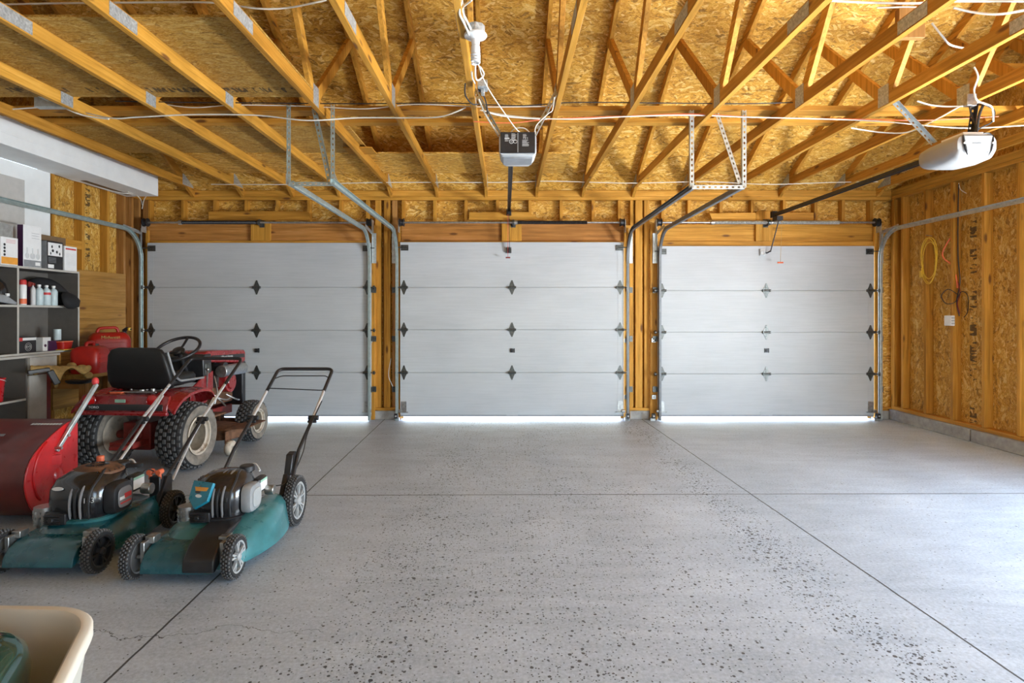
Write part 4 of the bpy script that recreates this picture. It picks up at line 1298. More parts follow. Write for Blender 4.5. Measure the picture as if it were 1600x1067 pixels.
for s_ in (-1, 1):
    MB().box(s_ * .12, s_ * .34, .33, .66, .345, .365).build('foot_rest', 'rust', t, bevel=.005)
MB().tube([(-.25, .25, .62), (-.29, .30, .80)], .009, 8).sphere((-.29, .30, .81), .018).build('lift_lever', 'black', t)
MB().tube([(.20, .56, .60), (.235, .52, .78)], .008, 8).sphere((.235, .52, .785), .016).build('shift_lever', 'steel', t)
# mowing deck under the belly
dk = MB().loft([sup(.92, .46, .12, .70, .6), sup(.94, .48, .125, .70, .6), sup(.93, .47, .21, .70, .6), sup(.80, .36, .235, .70, .7)])
dk.build('mowing_deck', 'rust', t, smooth=45)
MB().prism([(.44, .43), (.62, .50), (.60, .93), (.44, .98)], .232, .240, 'z').build('discharge_flap', 'rust', t, bevel=.002)
gw = MB().lathe([(-.028, .02), (-.028, .062), (-.018, .070), (.018, .070), (.028, .062), (.028, .02)], (.50, .44, .070), 'x', 24).build('gauge_wheel', 'rim', t)
MB().cyl((.50, .44, .070), .018, -.032, .032, 'x', 12).build('gauge_hub', 'steel', gw)
MB().box(.455, .468, .42, .52, .07, .22).build('gauge_bracket', 'rust', t, bevel=.003)

# ------------------------------------------------------------------ snow blower attachment
t = thing('snow_blower', 'glossy red snow blower housing at the left edge of the photo', 'snow blower', (-2.905, 3.56, 0))
SW = .95
sp = [(.40, .045), (.28, .02), (.15, .04), (.05, .11), (.005, .22), (.0, .30), (.03, .39), (.10, .465), (.22, .535), (.34, .585), (.42, .600)]
sp = [(p.x, p.y) for p in smooth_path([(a, b_, 0) for a, b_ in sp], 4)]
cx_, cz_ = .25, .30
inn = [(cx_ + (p[0] - cx_) * .985, cz_ + (p[1] - cz_) * .985) for p in sp]
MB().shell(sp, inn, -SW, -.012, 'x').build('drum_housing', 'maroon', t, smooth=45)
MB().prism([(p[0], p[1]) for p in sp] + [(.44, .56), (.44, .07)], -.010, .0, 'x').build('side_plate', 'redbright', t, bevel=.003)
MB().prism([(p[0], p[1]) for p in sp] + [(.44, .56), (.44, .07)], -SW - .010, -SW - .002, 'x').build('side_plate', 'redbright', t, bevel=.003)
arc = [(0.002, .25 + .19 * math.cos(a), .30 + .215 * math.sin(a)) for a in [math.radians(115 + 10 * k) for k in range(12)]]
MB().tube(arc, .008, 8).build('plate_rib', 'redbright', t)
MB().loft([[(x_, .27 + p[0] * s__, .20 + p[1] * s__) for p in sup(.10, .22, 0, 0, .7, 20)] for x_, s__ in ((0, 1), (.012, .8), (.016, .4))]).build('bearing_boss', 'redbright', t, smooth=60)
b = MB()
for y_, z_ in ((.27, .24), (.27, .17), (.24, .205), (.30, .205), (.30, .10), (.36, .10)):
    b.cyl((.016, y_, z_), .009, -.004, .008, 'x', 6)
b.build('bolt', 'steel', t)
b = MB()
for x_ in (-.26, -.33):
    b.bar((x_, .10, .520), (x_ - .02, .025, .425), .014, .006, up=(0, -.7, .7))
b.build('rib_marks', 'reddark', t)
for x0_, y0_, w_, m_ in ((-.22, .31, .20, 'greylt'), (-.40, .20, .10, 'grey')):
    lb = MB()
    for k in range(10):
        lb.box(x0_ + k * w_ / 10 + .001, x0_ + (k + 1) * w_ / 10 - .003, y0_, y0_ + .022, 0, .0012)
    zz = .578 if y0_ > .25 else .527
    lb.xf(Matrix.Translation((0, 0, zz)) @ Matrix.Translation((0, y0_, 0)) @ Matrix.Rotation(math.radians(20 if y0_ > .25 else 29), 4, 'X') @ Matrix.Translation((0, -y0_, 0)))
    lb.build('warning_label', m_, t, smooth=0)
au = MB()
au.cyl((0, .30, .28), .018, -SW + .01, -.012, 'x', 12)
for s_ in range(36):
    a = s_ * .42; x_ = -SW + .04 + s_ * .024
    au.bar((x_, .30 + .07 * math.cos(a), .28 + .07 * math.sin(a)), (x_, .30 + .20 * math.cos(a), .28 + .20 * math.sin(a)), .03, .004, up=(1, .3, .3))
au.build('auger', 'reddark', t)
MB().box(-.03, .012, .28, .47, .0, .05).build('skid_shoe', 'iron', t, bevel=.004)
b = MB().bar(W(88, 705, 3.80) - V((-2.905, 3.56, 0)), W(151, 600, 4.10) - V((-2.905, 3.56, 0)), .024, .024)
b.build('lift_arm', 'galv', t, bevel=.004)
for p_ in (W(92, 700, 3.80), W(104, 680, 3.87)):
    MB().cyl(tuple(p_ - V((-2.905, 3.56, 0))), .010, -.03, .02, 'x', 8).build('pin', 'steel', t)

MB().sphere(tuple(W(149, 596, 4.10) - V((-2.905, 3.56, 0))), .022, .022, .03).build('red_grip', 'redlabel', t)
MB().bar((-.02, .20, .37), (.025, .255, .37), .02, .06).build('pivot_bracket', 'redbright', t)

# ------------------------------------------------------------------ cream tub with green cover, bottom left corner
t = thing('plastic_tub', 'cream plastic tub cut off by the bottom left corner', 'tub', (0, 0, 0))
cor = V((-1.185, 1.73, 0)); dA = V((-1, .03, 0)); dB = V((.41, -.91, 0))
def tub_ring(inset, z, n=8, r=.14):
    c = cor + dA * inset * 1.0 + dB * inset
    far = c + dA * (1.05 - inset); near = c + dB * (.85 - inset * 2)
    pts = [near, c, far, far + dB * (.85 - inset * 2)]
    P = []
    for i in range(4):
        a, p, d = pts[i - 1], pts[i], pts[(i + 1) % 4]
        u, w = (a - p).normalized(), (d - p).normalized()
        R = max(.03, r - inset * .4)
        for k in range(n + 1):
            s__ = k / n
            q = (p + u * R) * (1 - s__) ** 2 + p * (2 * s__ * (1 - s__)) + (p + w * R) * s__ ** 2
            P.append((q.x, q.y, z))
    return P
tb = MB()
tb.loft([tub_ring(.10, .0), tub_ring(.06, .10), tub_ring(.015, .41), tub_ring(.0, .42), tub_ring(.0, .445), tub_ring(.008, .452), tub_ring(.030, .452), tub_ring(.040, .440), tub_ring(.055, .30), tub_ring(.085, .14), tub_ring(.11, .10)])
tb.build('tub_shell', 'cream', t, smooth=50)
gcov = MB().loft([[(p[0] + 0, p[1], p[2]) for p in tub_ring(q, z, r=.20)] for q, z in ((.16, .102), (.14, .30), (.132, .40), (.140, .440), (.165, .462), (.22, .472), (.30, .476))])
tag(gcov.build('tub_cover', 'green', smooth=60), 'glossy dark green cover sitting inside the cream tub', 'cover')

# ------------------------------------------------------------------ shelving along the left wall
SX = -4.20; BX = -4.494
t = thing('shelf_unit', 'grey melamine shelf unit standing over the cabinet along the left wall', 'shelf unit', (0, 0, 0))
Z0, Z1, Z2 = .965, 1.385, 1.722
Y0, Y1 = 3.9, 5.80
for y in (5.062, Y1 - .018, 4.33, Y0):
    MB().box(BX, SX, y, y + .018, Z0 + .0, Z2 - .019).build('side_panel', 'melamine', t, smooth=0)
    MB().box(SX + .0003, SX + .0018, y - .001, y + .019, Z0, Z2 - .019).build('edge_strip', 'melamine_edge', t, smooth=0)
for z in (Z0 - .018, Z1 - .018, Z2 - .018):
    for a, b_ in (((Y0 + .019, 4.329), (4.349, 5.061), (5.081, 5.781)) if z == Z1 - .018 else ((Y0, Y1),)):
        MB().box(BX, SX - .0005, a, b_, z, z + .018).build('shelf_board', 'melamine', t, smooth=0)
        MB().box(SX, SX + .002, a, b_, z - .0005, z + .0185).build('edge_strip', 'melamine_edge', t, smooth=0)
MB().box(BX - .003, BX - .0005, Y0, Y1, Z0, Z2).build('back_panel', 'melamine', t, smooth=0)

t = thing('storage_cabinet', 'low grey cabinet with an open bay and pale end panel under the shelf unit', 'cabinet', (0, 0, 0))
CZ = .925
MB().box(BX, -4.16, Y0, 5.50, CZ - .0, CZ + .02).build('top_board', 'melamine_edge', t, smooth=0)
for y in (5.13, 4.5, Y0):
    MB().box(BX, -4.18, y, y + .018, .05, CZ - .001).build('side_panel', 'melamine', t, smooth=0)
for z in (.03, .555):
    for a, b_ in ((4.519, 5.129), (3.919, 4.499)):
        MB().box(BX, -4.181, a, b_, z, z + .018).build('shelf_board', 'melamine', t, smooth=0)
        MB().box(-4.18, -4.178, a, b_, z, z + .018).build('edge_strip', 'melamine_edge', t, smooth=0)
MB().box(-4.181, -4.165, 5.149, 5.345, .03, CZ - .16).build('pale_panel', 'panel_grey', t, bevel=.002)
MB().box(-4.181, -4.160, 5.149, 5.46, CZ - .15, CZ - .002).build('pale_apron', 'panel_grey', t, bevel=.002)
MB().box(-4.30, -4.185, 5.36, 5.42, .03, CZ - .16).build('dark_post', 'reddark', t, bevel=.002)
MB().box(BX, -4.185, Y0, 5.32, .0, .029).build('plinth', 'melamine', t, smooth=0)

t = thing('workbench', 'rough dark workbench in the left corner under the red fuel cans', 'workbench', (0, 0, 0))
MB().box(-4.49, -3.93, 5.52, 6.62, .70, .738).build('bench_top', 'ply', t, bevel=.003)
for x_, y_ in ((-3.98, 5.56), (-3.98, 6.57), (-4.45, 6.57), (-4.45, 5.56)):
    MB().box(x_ - .03, x_ + .03, y_ - .03, y_ + .03, 0, .699).build('leg', 'wz_dark', t, bevel=.003)
MB().box(-4.42, -3.99, 5.55, 5.57, .60, .699).build('apron', 'wx_dark', t, bevel=.003)
tag(MB().box(-4.30, -4.19, 5.53, 5.55, .80, .93).box(-4.30, -4.19, 5.53, 5.80, .739, .80).build('wood_offcut', 'ply', bevel=.002), 'rough wood offcut on the workbench beside the front fuel can', 'wood offcut')
tag(MB().box(XL + .001, XL + .013, 5.85, 6.97, .35, 1.775).build('plywood_sheet', 'ply', smooth=0), 'brown plywood sheet fixed over the studs of the left wall', 'plywood sheet')


def fuel_can(label, loc, rz, w, l, h, nozzle):
    t = thing('fuel_can', label, 'fuel can', loc, rz)
    k = h / .30
    MB().loft([sup(w * .96, l * .96, 0, 0, .4), sup(w, l, .012, 0, .4), sup(w, l, h * .72, 0, .4), sup(w * .93, l * .93, h * .82, 0, .45), sup(w * .7, l * .80, h * .90, 0, .5), sup(w * .4, l * .7, h * .93, 0, .6)]).build('can_body', 'can_red', t, smooth=50)
    MB().tube(fillet([(0, -l * .30, h * .86), (0, -l * .26, h * 1.04), (0, l * .18, h * 1.06), (0, l * .22, h * .88)], .04), .016, 10).build('handle', 'can_red', t)
    b = MB()
    for z in (.2, .35, .5, .65):
        b.box(w / 2 - .002, w / 2 + .003, -l * .34, l * .34, h * z, h * z + .012)
    b.build('ribs', 'can_red', t, bevel=.002)
    MB().lathe([(0, .028), (.03, .028), (.034, .022)], (0, l * .34, h * .86), 'z', 18).build('cap', 'black', t)
    if nozzle:
        MB().tube(smooth_path([(0, l * .34, h * .96), (.03, l * .42, h * 1.02), (.06, l * .50, h * 1.0)], 5), [.02] * 6 + [.012] * 5, 10).build('spout', 'black', t)
        MB().cyl((.05, l * .46, h * .97), .017, 0, .03, 'z', 10).build('spout_tip', 'yellow', t)
        text('can_lettering', 'Midwest', .05, 'tan', t, (w / 2 + .0012, 0, h * .80), (PI / 2, 0, PI / 2))
    return t


fuel_can('front red plastic fuel can on the workbench, partly behind the tractor seat', (-4.02, 5.70, .739), math.radians(8), .26, .27, .28, False)
fuel_can('rear red fuel can with yellow spout tip beside the plywood sheet', (-4.24, 6.30, .739), math.radians(-50), .24, .38, .40, True)

# tan leather gloves / tool belt over a dark tray edge
t = thing('tool_belt', 'tan leather tool belt slung over the edge of the workbench', 'tool belt', (0, 0, 0))
cl = []
for i in range(19):
    px = 46 + i * 5.4
    dip = 6 * math.sin(i * .9) + (10 if 6 < i < 10 else 0)
    cl.append((px, 569 + abs(math.sin(i * 1.3)) * 4, 588 + dip + (16 if i in (7, 8) else 0)))
rings = []
for px, a, c_ in cl:
    Yq = 5.10 + (px - 46) * .0039
    p0 = W(px, a, Yq); p1 = W(px, c_ - 8, Yq)
    rings.append([(p0.x - .04, Yq + .06, p0.z - .01), (p0.x, Yq + .01, p0.z + .006), (p0.x + .012, Yq - .012, p0.z - .01), (p1.x + .012, Yq - .02, p1.z), (p1.x, Yq - .005, p1.z - .004), (p0.x - .02, Yq + .04, p0.z - .03)])
MB().loft(rings).build('belt_leather', 'tan', t, smooth=60, sub=1)
for px, py, r_ in ((112, 572, .045), (128, 576, .050), (138, 586, .04)):
    MB().sphere(tuple(W(px, py, 5.46)), r_, r_ * .8, r_ * .8).build('pouch', 'tan', t, sub=1)
MB().bar(W(43, 582, 5.08), W(78, 577, 5.20), .03, .035).bar(W(78, 579, 5.20), W(90, 600, 5.24), .03, .05).build('belt_strap', 'black', t, bevel=.006)
tag(MB().loft([[(p[0], p[1], z) for p in sup(w_, w_ * .9, 0, 5.50, .7, 20, cx=-3.98)] for w_, z in ((.16, .660), (.20, .675), (.21, .690), (.17, .690))]).build('tray', 'black', smooth=50), 'dark tray hooked under the tool belt', 'tray')


# ------------------------------------------------------------------ things on the shelves
def carton(label, px0, px1, py_top, mat, base=Z2, depth=.20, X=-4.225, grp=None, dec=None, cat='box', side=None):
    """a box whose front faces the room; its ends are read off the shelf edge"""
    y0 = F * -X / (CX - px0); y1 = F * -X / (CX - px1)
    ym = (y0 + y1) / 2
    h = EYE + (CY - py_top) / F * ym - base
    t = thing('product_box', label, cat, (X, ym, base + .0008), 0, grp)
    l = (y1 - y0) - .006
    MB().box(-depth, 0, -l / 2, l / 2, 0, h).build('carton', mat, t, bevel=.002)
    if side:
        MB().box(-depth + .003, -.002, -l / 2 - .0012, -l / 2 - .0002, .003, h - .003).build('side_print', side, t, smooth=0)
    if dec:
        dec(t, l, h)
    return t


def panel(t, name, mat, y0, y1, z0, z1, x=.0006):
    return MB().box(x - .0004, x + .0006, min(y0, y1), max(y0, y1), z0, z1).build(name, mat, t, smooth=0)


def dec_orange(t, l, h):
    panel(t, 'orange_print', 'orange', -l * .48, l * .48, h * .03, h * .28)
    for k in range(4):
        MB().cyl((.0012, -l * .30, h * (.72 - k * .12)), .011, -.0006, .0006, 'x', 12).build('round_icon', 'black', t, smooth=0)
    for k in range(3):
        panel(t, 'print_line', 'redlabel', -l * .2, l * .35, h * (.80 + k * .05), h * (.81 + k * .05))


def dec_tap(t, l, h):
    panel(t, 'print_panel', 'grey', -l * .48, l * .48, h * .01, h * .17)
    for y, w_ in ((-.30, .05), (.0, .07), (.30, .05)):
        b = MB().tube([(.001, y * l, h * .20), (.001, y * l, h * .46)], .006, 6).sphere((.001, y * l, h * .27), .004, w_ * l * 2.2, h * .07)
        b.build('tap_picture', 'greylt', t, smooth=0)
    panel(t, 'print_block', 'white', l * .15, l * .42, h * .05, h * .13, .0016)
    for k in range(3):
        panel(t, 'print_line', 'grey', -l * .05, l * .40, h * (.70 + k * .06), h * (.706 + k * .06))


def dec_black(t, l, h):
    panel(t, 'white_window', 'white', -l * .44, l * .44, h * .48, h * .94)
    for y, z, w_ in ((-.2, .80, .08), (.25, .84, .09), (-.15, .66, .12), (.1, .63, .10), (.28, .57, .07), (-.28, .56, .06)):
        MB().sphere((.0014, y * l, z * h), .001, w_ * l * .6, .014 * 1).build('parts_picture', 'black', t, smooth=0)
    panel(t, 'white_block', 'white', -l * .44, -l * .08, h * .04, h * .17)
    for k in range(4):
        panel(t, 'print_line', 'grey', -l * .42, l * .05, h * (.24 + k * .05), h * (.255 + k * .05))


def dec_redhead(t, l, h):
    panel(t, 'red_heading', 'redlabel', -l * .42, l * .42, h * .86, h * .92)
    for k in range(9):
        panel(t, 'print_line', 'greylt', -l * .40, l * .40, h * (.25 + k * .055), h * (.256 + k * .055))


carton('white and orange product box at the left end of the top shelf', 1, 28.5, 371, 'white', dec=dec_orange, depth=.05, X=-4.206)
carton('tall white tap box, tallest carton on the top shelf', 36, 65, 353, 'white', dec=dec_tap, depth=.055, side='purple')
carton('black box with a white picture panel on the top shelf', 73, 99, 377.5, 'black', dec=dec_black, depth=.07, side='grey')
carton('white box with a red heading at the right end of the top shelf', 100.5, 120.5, 385.5, 'white', dec=dec_redhead, depth=.07)
tag(MB().box(-4.47, -4.31, 5.46, 5.77, Z2 + .001, Z2 + .325).build('cardboard_box', 'card', bevel=.002), 'brown cardboard box behind the smaller cartons on the top shelf', 'cardboard box')
tag(MB().box(-4.46, -4.262, 4.50, 5.095, Z2 + .001, Z2 + .352).box(-4.2615, -4.2605, 4.72, 5.04, Z2 + .20, Z2 + .29).build('grey_carton', 'galv', bevel=.002), 'wide grey-green carton behind the white and orange box', 'box')


def on_shelf(px, X=-4.25):
    return F * -X / (CX - px)


def bottle(label, px, h, r, body, cap, base=Z1, X=-4.236, name='bottle', grp=None, lab=None, neck=.35):
    t = thing(name, label, 'bottle', (X, on_shelf(px, X), base + .001), 0, grp)
    MB().lathe([(0, r * .9), (.004, r), (h * .70, r), (h * .80, r * .75), (h * .86, r * neck), (h * .90, r * neck)], (0, 0, 0), 'z', 20).build('bottle_body', body, t, smooth=50)
    MB().lathe([(h * .90, r * (neck + .12)), (h * .995, r * (neck + .12)), (h, r * neck)], (0, 0, 0), 'z', 16).build('cap', cap, t)
    if lab:
        MB().lathe([(h * lab[1], r * 1.01), (h * lab[2], r * 1.01)], (0, 0, 0), 'z', 20, caps=False).build('label_band', lab[0], t)
    return t


t = thing('spray_can', 'white aerosol can with a red cap beside the shelf divider', 'spray can', (-4.235, on_shelf(35.5, -4.235), Z1 + .001))
MB().lathe([(0, .026), (.004, .028), (.17, .028), (.178, .024)], (0, 0, 0), 'z', 20).build('can_body', 'white', t)
MB().lathe([(.178, .027), (.215, .027), (.222, .022)], (0, 0, 0), 'z', 20).build('cap', 'redlabel', t)
MB().lathe([(.01, .0284), (.055, .0284)], (0, 0, 0), 'z', 20, caps=False).build('label_band', 'coral', t)
t = thing('trigger_sprayer', 'dark purple trigger spray bottle behind the aerosol can', 'spray bottle', (-4.30, on_shelf(46, -4.30), Z1 + .001))
MB().lathe([(0, .036), (.005, .039), (.12, .039), (.15, .018), (.165, .014)], (0, 0, 0), 'z', 20).build('bottle_body', 'purple', t, smooth=50)
MB().prism([(-.03, .165), (.05, .175), (.055, .20), (-.02, .215), (-.04, .19)], -.014, .014, 'x').build('trigger_head', 'reddark', t, bevel=.003)
bottle('small white tin with dark red nozzle next to the aerosol can', 51.5, .195, .020, 'greylt', 'reddark', name='oil_tin', X=-4.225)
bottle('pale bottle, left of the three matching ones', 61, .188, .033, 'bluewhite', 'white', grp='three matching pale bottles')
bottle('pale bottle with a red mark, middle of the three', 72.5, .186, .033, 'bluewhite', 'white', grp='three matching pale bottles', lab=('redlabel', .52, .64))
bottle('pale bottle beside the black bag, right of the three', 83.5, .184, .033, 'bluewhite', 'white', grp='three matching pale bottles')
# black bag
t = thing('bag', 'black fabric bag slumped over the edge of the upper shelf', 'bag', (0, 0, 0))
rings = []
for k in range(11):
    u = k / 10; y = 5.36 + .40 * u
    hh = (.07 + .20 * math.sin(PI * min(1, u * .8 + .12)) ** .8) * (1 if u < .85 else .8)
    xf_ = -4.390 + .10 * max(0, u - .35)
    rd_ = .095 + .04 * max(0, u - .45) / .55
    dr = -.018 if u > .6 else 0
    rings.append([(xf_ + rd_ * math.cos(a) * (1 + .12 * math.sin(3 * a + k)), y, Z1 + .006 + hh / 2 * (1 + math.sin(a) * (1 + .08 * math.sin(5 * a + 2 * k)))) for a in [2 * PI * q / 14 for q in range(14)]])
MB().loft(rings).build('bag_body', 'fabric', t, smooth=80, sub=1)
MB().loft([[(-4.150 + x_ + .042 * math.cos(a) * s__, 5.62 + .11 * math.sin(a) * s__, Z1 + z_) for a in [2 * PI * q / 14 for q in range(14)]] for x_, z_, s__ in ((0, -.03, .3), (.01, -.01, .8), (.005, .05, 1.0), (-.02, .10, .8), (-.05, .13, .3))]).build('bag_flap', 'fabric', t, smooth=80)
# helmet
t = thing('helmet', 'black helmet at the left end of the upper shelf', 'helmet', (-4.31, 4.93, Z1 + .001))
MB().loft([[(.10 * s__ * math.cos(a), .13 * s__ * math.sin(a), z_) for a in [2 * PI * q / 20 for q in range(20)]] for z_, s__ in ((.0, .9), (.02, 1), (.12, 1.0), (.18, .85), (.225, .5), (.235, .15))]).build('helmet_shell', 'blackgloss', t, smooth=70)
MB().prism([(-.11, .03), (.12, .0), (.13, .02), (.02, .08), (-.10, .09)], .085, .115, 'x').build('visor', 'grey', t, bevel=.006)
MB().box(.10, .118, .02, .05, .07, .095).build('clip', 'white', t, bevel=.003)
# lower shelf items
carton('flat black case with white lettered stripe on the lower shelf', 29.5, 57, 526.5, 'black', base=Z0 + .001, dec=lambda t, l, h: (panel(t, 'white_stripe', 'white', -l * .30, l * .5, h * .78, h * .95), panel(t, 'red_stripe', 'redlabel', -l * .5, -l * .31, h * .74, h * .96),
        MB().torus((.002, l * .02, h * .36), .035, .0016, (1, 0, 0), 24, 6).torus((.002, l * .02, h * .36), .022, .0016, (1, 0, 0), 24, 6).build('round_emblem', 'greylt', t), text('case_lettering', 'DUTY', .020, 'greylt', t, (.0018, l * .02, h * .36), (PI / 2, 0, PI / 2))), cat='tool case')
carton('small white carton between the black case and red container', 66.5, 80, 527, 'white', base=Z0 + .001, depth=.08, dec=lambda t, l, h: MB().cyl((.0012, -l * .2, h * .4), .014, -.0006, .0006, 'x', 12).build('round_icon', 'purple', t))
t = thing('plastic_container', 'orange-red plastic container with yellow rim on the lower shelf', 'container', (-4.215, on_shelf(98, -4.215), Z0 + .001))
MB().loft([sup(.10, .12, .0, 0, .45), sup(.115, .15, .075, 0, .45)]).build('container_body', 'can_red', t, smooth=40)
MB().loft([sup(.12, .155, .0755, 0, .45), sup(.12, .155, .083, 0, .45)]).build('lid', 'coral', t)
MB().box(-.02, .07, -.08, .10, .0, .008).build('yellow_strip', 'yellow', t, bevel=.002)
t = thing('tin_can', 'silver tin can standing on the dark box on the lower shelf', 'tin can', (-4.26, on_shelf(89.5, -4.26), Z0 + .095))
MB().lathe([(0, .029), (.003, .031), (.10, .031), (.103, .028)], (0, 0, 0), 'z', 22).build('can_body', 'bluewhite', t)
tag(MB().box(-4.40, -4.20, 5.36, 5.52, Z0 + .001, Z0 + .094).box(-4.42, -4.30, 5.28, 5.50, Z0 + .0945, Z0 + .18).build('dark_box', 'fabric', bevel=.004), 'dark box holding up the silver tin on the lower shelf', 'box') if 0 else None
tag(MB().box(-4.44, -4.278 + .06, 5.43, 5.55, Z0 + .001, Z0 + .094).build('dark_box', 'purple', bevel=.004), 'dark box under the silver tin on the lower shelf', 'box')
# red bucket in the cabinet
t = thing('bucket', 'bright red bucket inside the open cabinet bay', 'bucket', (-4.27, 4.89, .574))
MB().lathe([(0, .070), (.004, .074), (.185, .088), (.19, .094), (.20, .094), (.20, .086), (.19, .080), (.01, .066)], (0, 0, 0), 'z', 28).build('bucket_body', 'redbright', t)
MB().torus((0, 0, .185), .093, .003, (0, .3, 1), 24, 6).build('handle', 'white', t)
tag(MB().cyl((-4.30, 4.90, .58), .06, 0, .205, 'z', 10).build('rag', 'tan', bevel=.01), 'cream rag stuffed in the red bucket', 'rag')

# ------------------------------------------------------------------ right wall fittings
def coil(label, name, mat, c, ry, rz_, turns, r, X, jit=.02, seed=1):
    random.seed(seed); pts = []
    n = 18 * turns
    for k in range(n):
        a = 2 * PI * k / 18
        j = 1 + .10 * math.sin(k * .37 + seed) + random.uniform(-.02, .02)
        pts.append((X + .012 * math.sin(k * .21), c[0] + ry * j * math.cos(a) * (1 + .1 * math.sin(a)), c[1] - rz_ + rz_ * j * math.sin(a) * 1.0 + .03 * math.sin(k * .11)))
    return MB().tube(smooth_path(pts, 3), r, 6)


t = thing('extension_cord', 'yellow extension cord coiled on the right wall', 'extension cord', (0, 0, 0))
coil('', '', '', (6.60, 2.16), .115, .235, 3, .0045, XR - .03, seed=2).build('coil', 'yellow', t)
MB().box(XR - .05, XR - .02, 6.70, 6.74, 1.72, 1.80).build('plug', 'yellow', t, bevel=.006)
MB().tube([(XR + .0, 6.60, 2.18), (XR - .07, 6.60, 2.19)], .004, 6).build('hook', 'steel', t)
t = thing('hose_loop', 'coral cord bent round on the right wall stud', 'cord', (0, 0, 0))
MB().tube(smooth_path([W(1490, 366, 6.33), W(1481, 378, 6.38), W(1473, 394, 6.42), W(1475, 404, 6.40), W(1487, 414, 6.34), W(1494, 432, 6.29), W(1496, 450, 6.28)], 6), .007, 8).build('cord_loop', 'coral', t)
t = thing('wall_cable', 'dark cable running down the right wall to the outlet box', 'cable', (0, 0, 0))
MB().tube(smooth_path([W(1498, 288, 6.25), W(1497, 330, 6.26), W(1497, 400, 6.26), W(1500, 440, 6.25), W(1495, 470, 6.27), W(1499, 494, 6.26)], 6), .0055, 8).build('cable_run', 'wire_black', t)
MB().tube(smooth_path([W(1499, 462, 6.22), W(1482, 452, 6.30), W(1471, 462, 6.34), W(1478, 474, 6.34), W(1492, 472, 6.26), W(1502, 456, 6.2), W(1512, 462, 6.17), W(1512, 486, 6.2), W(1506, 496, 6.24)], 6), .0042, 6).build('cable_loop', 'wire_black', t)
MB().tube(smooth_path([W(1497, 440, 6.25), W(1500, 458, 6.22), W(1496, 474, 6.26), W(1500, 490, 6.25)], 6), .005, 6).build('orange_flex', 'reddark', t)
t = thing('outlet_box', 'white plug-in adapter on the right wall stud', 'outlet', (XR - .045, 6.36, 1.235))
MB().box(0, .044, -.10, .0, -.055, .055).build('adapter', 'white', t, bevel=.006)
b = MB()
for z_ in (-.03, 0, .03):
    b.box(.044 - .09, .044 - .088 + .04, -.103, -.1005, z_ - .006, z_ + .006)
b = MB()
for z_ in (-.03, .0, .03):
    b.box(.008, .018, -.1012, -.1003, z_ - .008, z_ + .008).box(.026, .036, -.1012, -.1003, z_ - .008, z_ + .008)
b.build('sockets', 'grey', t, smooth=0)
tag(MB().tube(smooth_path([W(1498, 286, 6.26), W(1501, 296, 6.22), W(1510, 302, 6.15)], 5), .004, 6).build('cable_end', 'wire'), 'short white cable end on the right wall under the white opener', 'cable')

# small sensor boxes on the posts between doors
for px, py, l in ((578.5, 532, 'upper steel clip on the post right of the left garage door'), (577, 621, 'lower steel clip on the post right of the left garage door'),
                  (1021, 531.5, 'upper steel clip on the post left of the right garage door'), (1021.5, 620, 'lower steel clip on the post left of the right garage door'),
                  (978.5, 532, 'upper steel clip on the post right of the middle garage door'), (978.5, 620, 'lower steel clip on the post right of the middle garage door')):
    p = W(px, py, 7.26)
    tag(MB().box(p.x - .026, p.x + .026, 7.244, 7.2605, p.z - .026, p.z + .026).cyl((p.x, 7.244, p.z), .010, -.006, 0, 'y', 8).build('steel_clip', 'steel', bevel=.002), l, 'steel clip')
for px, l in ((619, 'safety sensor at the foot of the middle door, left side'), (981, 'safety sensor at the foot of the middle door, right side'), (1021, 'safety sensor at the foot of the right door, left side'), (1372, 'safety sensor at the foot of the right door, right side')):
    p = W(px, 645, 7.17)
    t = thing('safety_sensor', l, 'sensor', (p.x, 7.17, 0))
    MB().box(-.022, .022, -.02, .025, .035, .095).build('sensor_body', 'black', t, bevel=.004)
    MB().cyl((0, -.02, .065), .010, -.008, 0, 'y', 10).build('lens', 'greylt', t)
    MB().box(-.03, .03, .02, .088, .0, .034).build('bracket', 'steel', t, bevel=.002)


# ------------------------------------------------------------------ cables in the trusses
def cable(label, pts, r=.0055, mat='wire', grp=None, n=8):
    return tag(MB().tube(smooth_path([W(*p) for p in pts], n), r, 7).build('cable', mat), label, 'cable', grp)


cable('white cable crossing the trusses below the black one, left half', [(0, 172, 4.6), (90, 168, 4.6), (170, 184, 4.5), (215, 183, 4.5), (300, 179, 4.5), (400, 180, 4.5), (480, 188, 4.45), (560, 184, 4.5), (640, 184, 4.5), (690, 182, 4.5), (728, 168, 4.5)])
cable('thin black cable crossing the truss nodes', [(180, 158, 4.45), (300, 160, 4.45), (420, 161, 4.45), (560, 162, 4.45), (700, 161, 4.45), (810, 165, 4.45), (900, 160, 4.45), (1040, 161, 4.45), (1160, 162, 4.45), (1240, 160, 4.45)], .004, 'wire_black')
cable('thin white cable sagging above the black one at the left', [(240, 160, 4.58), (300, 168, 4.55), (370, 164, 4.55), (480, 166, 4.55), (570, 170, 4.5), (650, 163, 4.5), (760, 167, 4.5), (860, 166, 4.5)], .004)
cable('white cable at the upper left edge', [(0, 7, 3.3), (100, 5, 3.3), (200, 4, 3.3), (330, 4, 3.3), (400, 13, 3.25), (450, 12, 3.25), (510, 0, 3.25)], .005)
cable('white cable sweeping below the bulb truss to the right brace', [(750, 172, 4.45), (780, 178, 4.5), (830, 184, 4.55), (900, 186, 4.55), (980, 182, 4.55), (1080, 180, 4.6), (1170, 183, 4.6), (1290, 186, 4.6), (1380, 190, 4.6), (1500, 200, 4.55), (1600, 196, 4.5)], .0045)
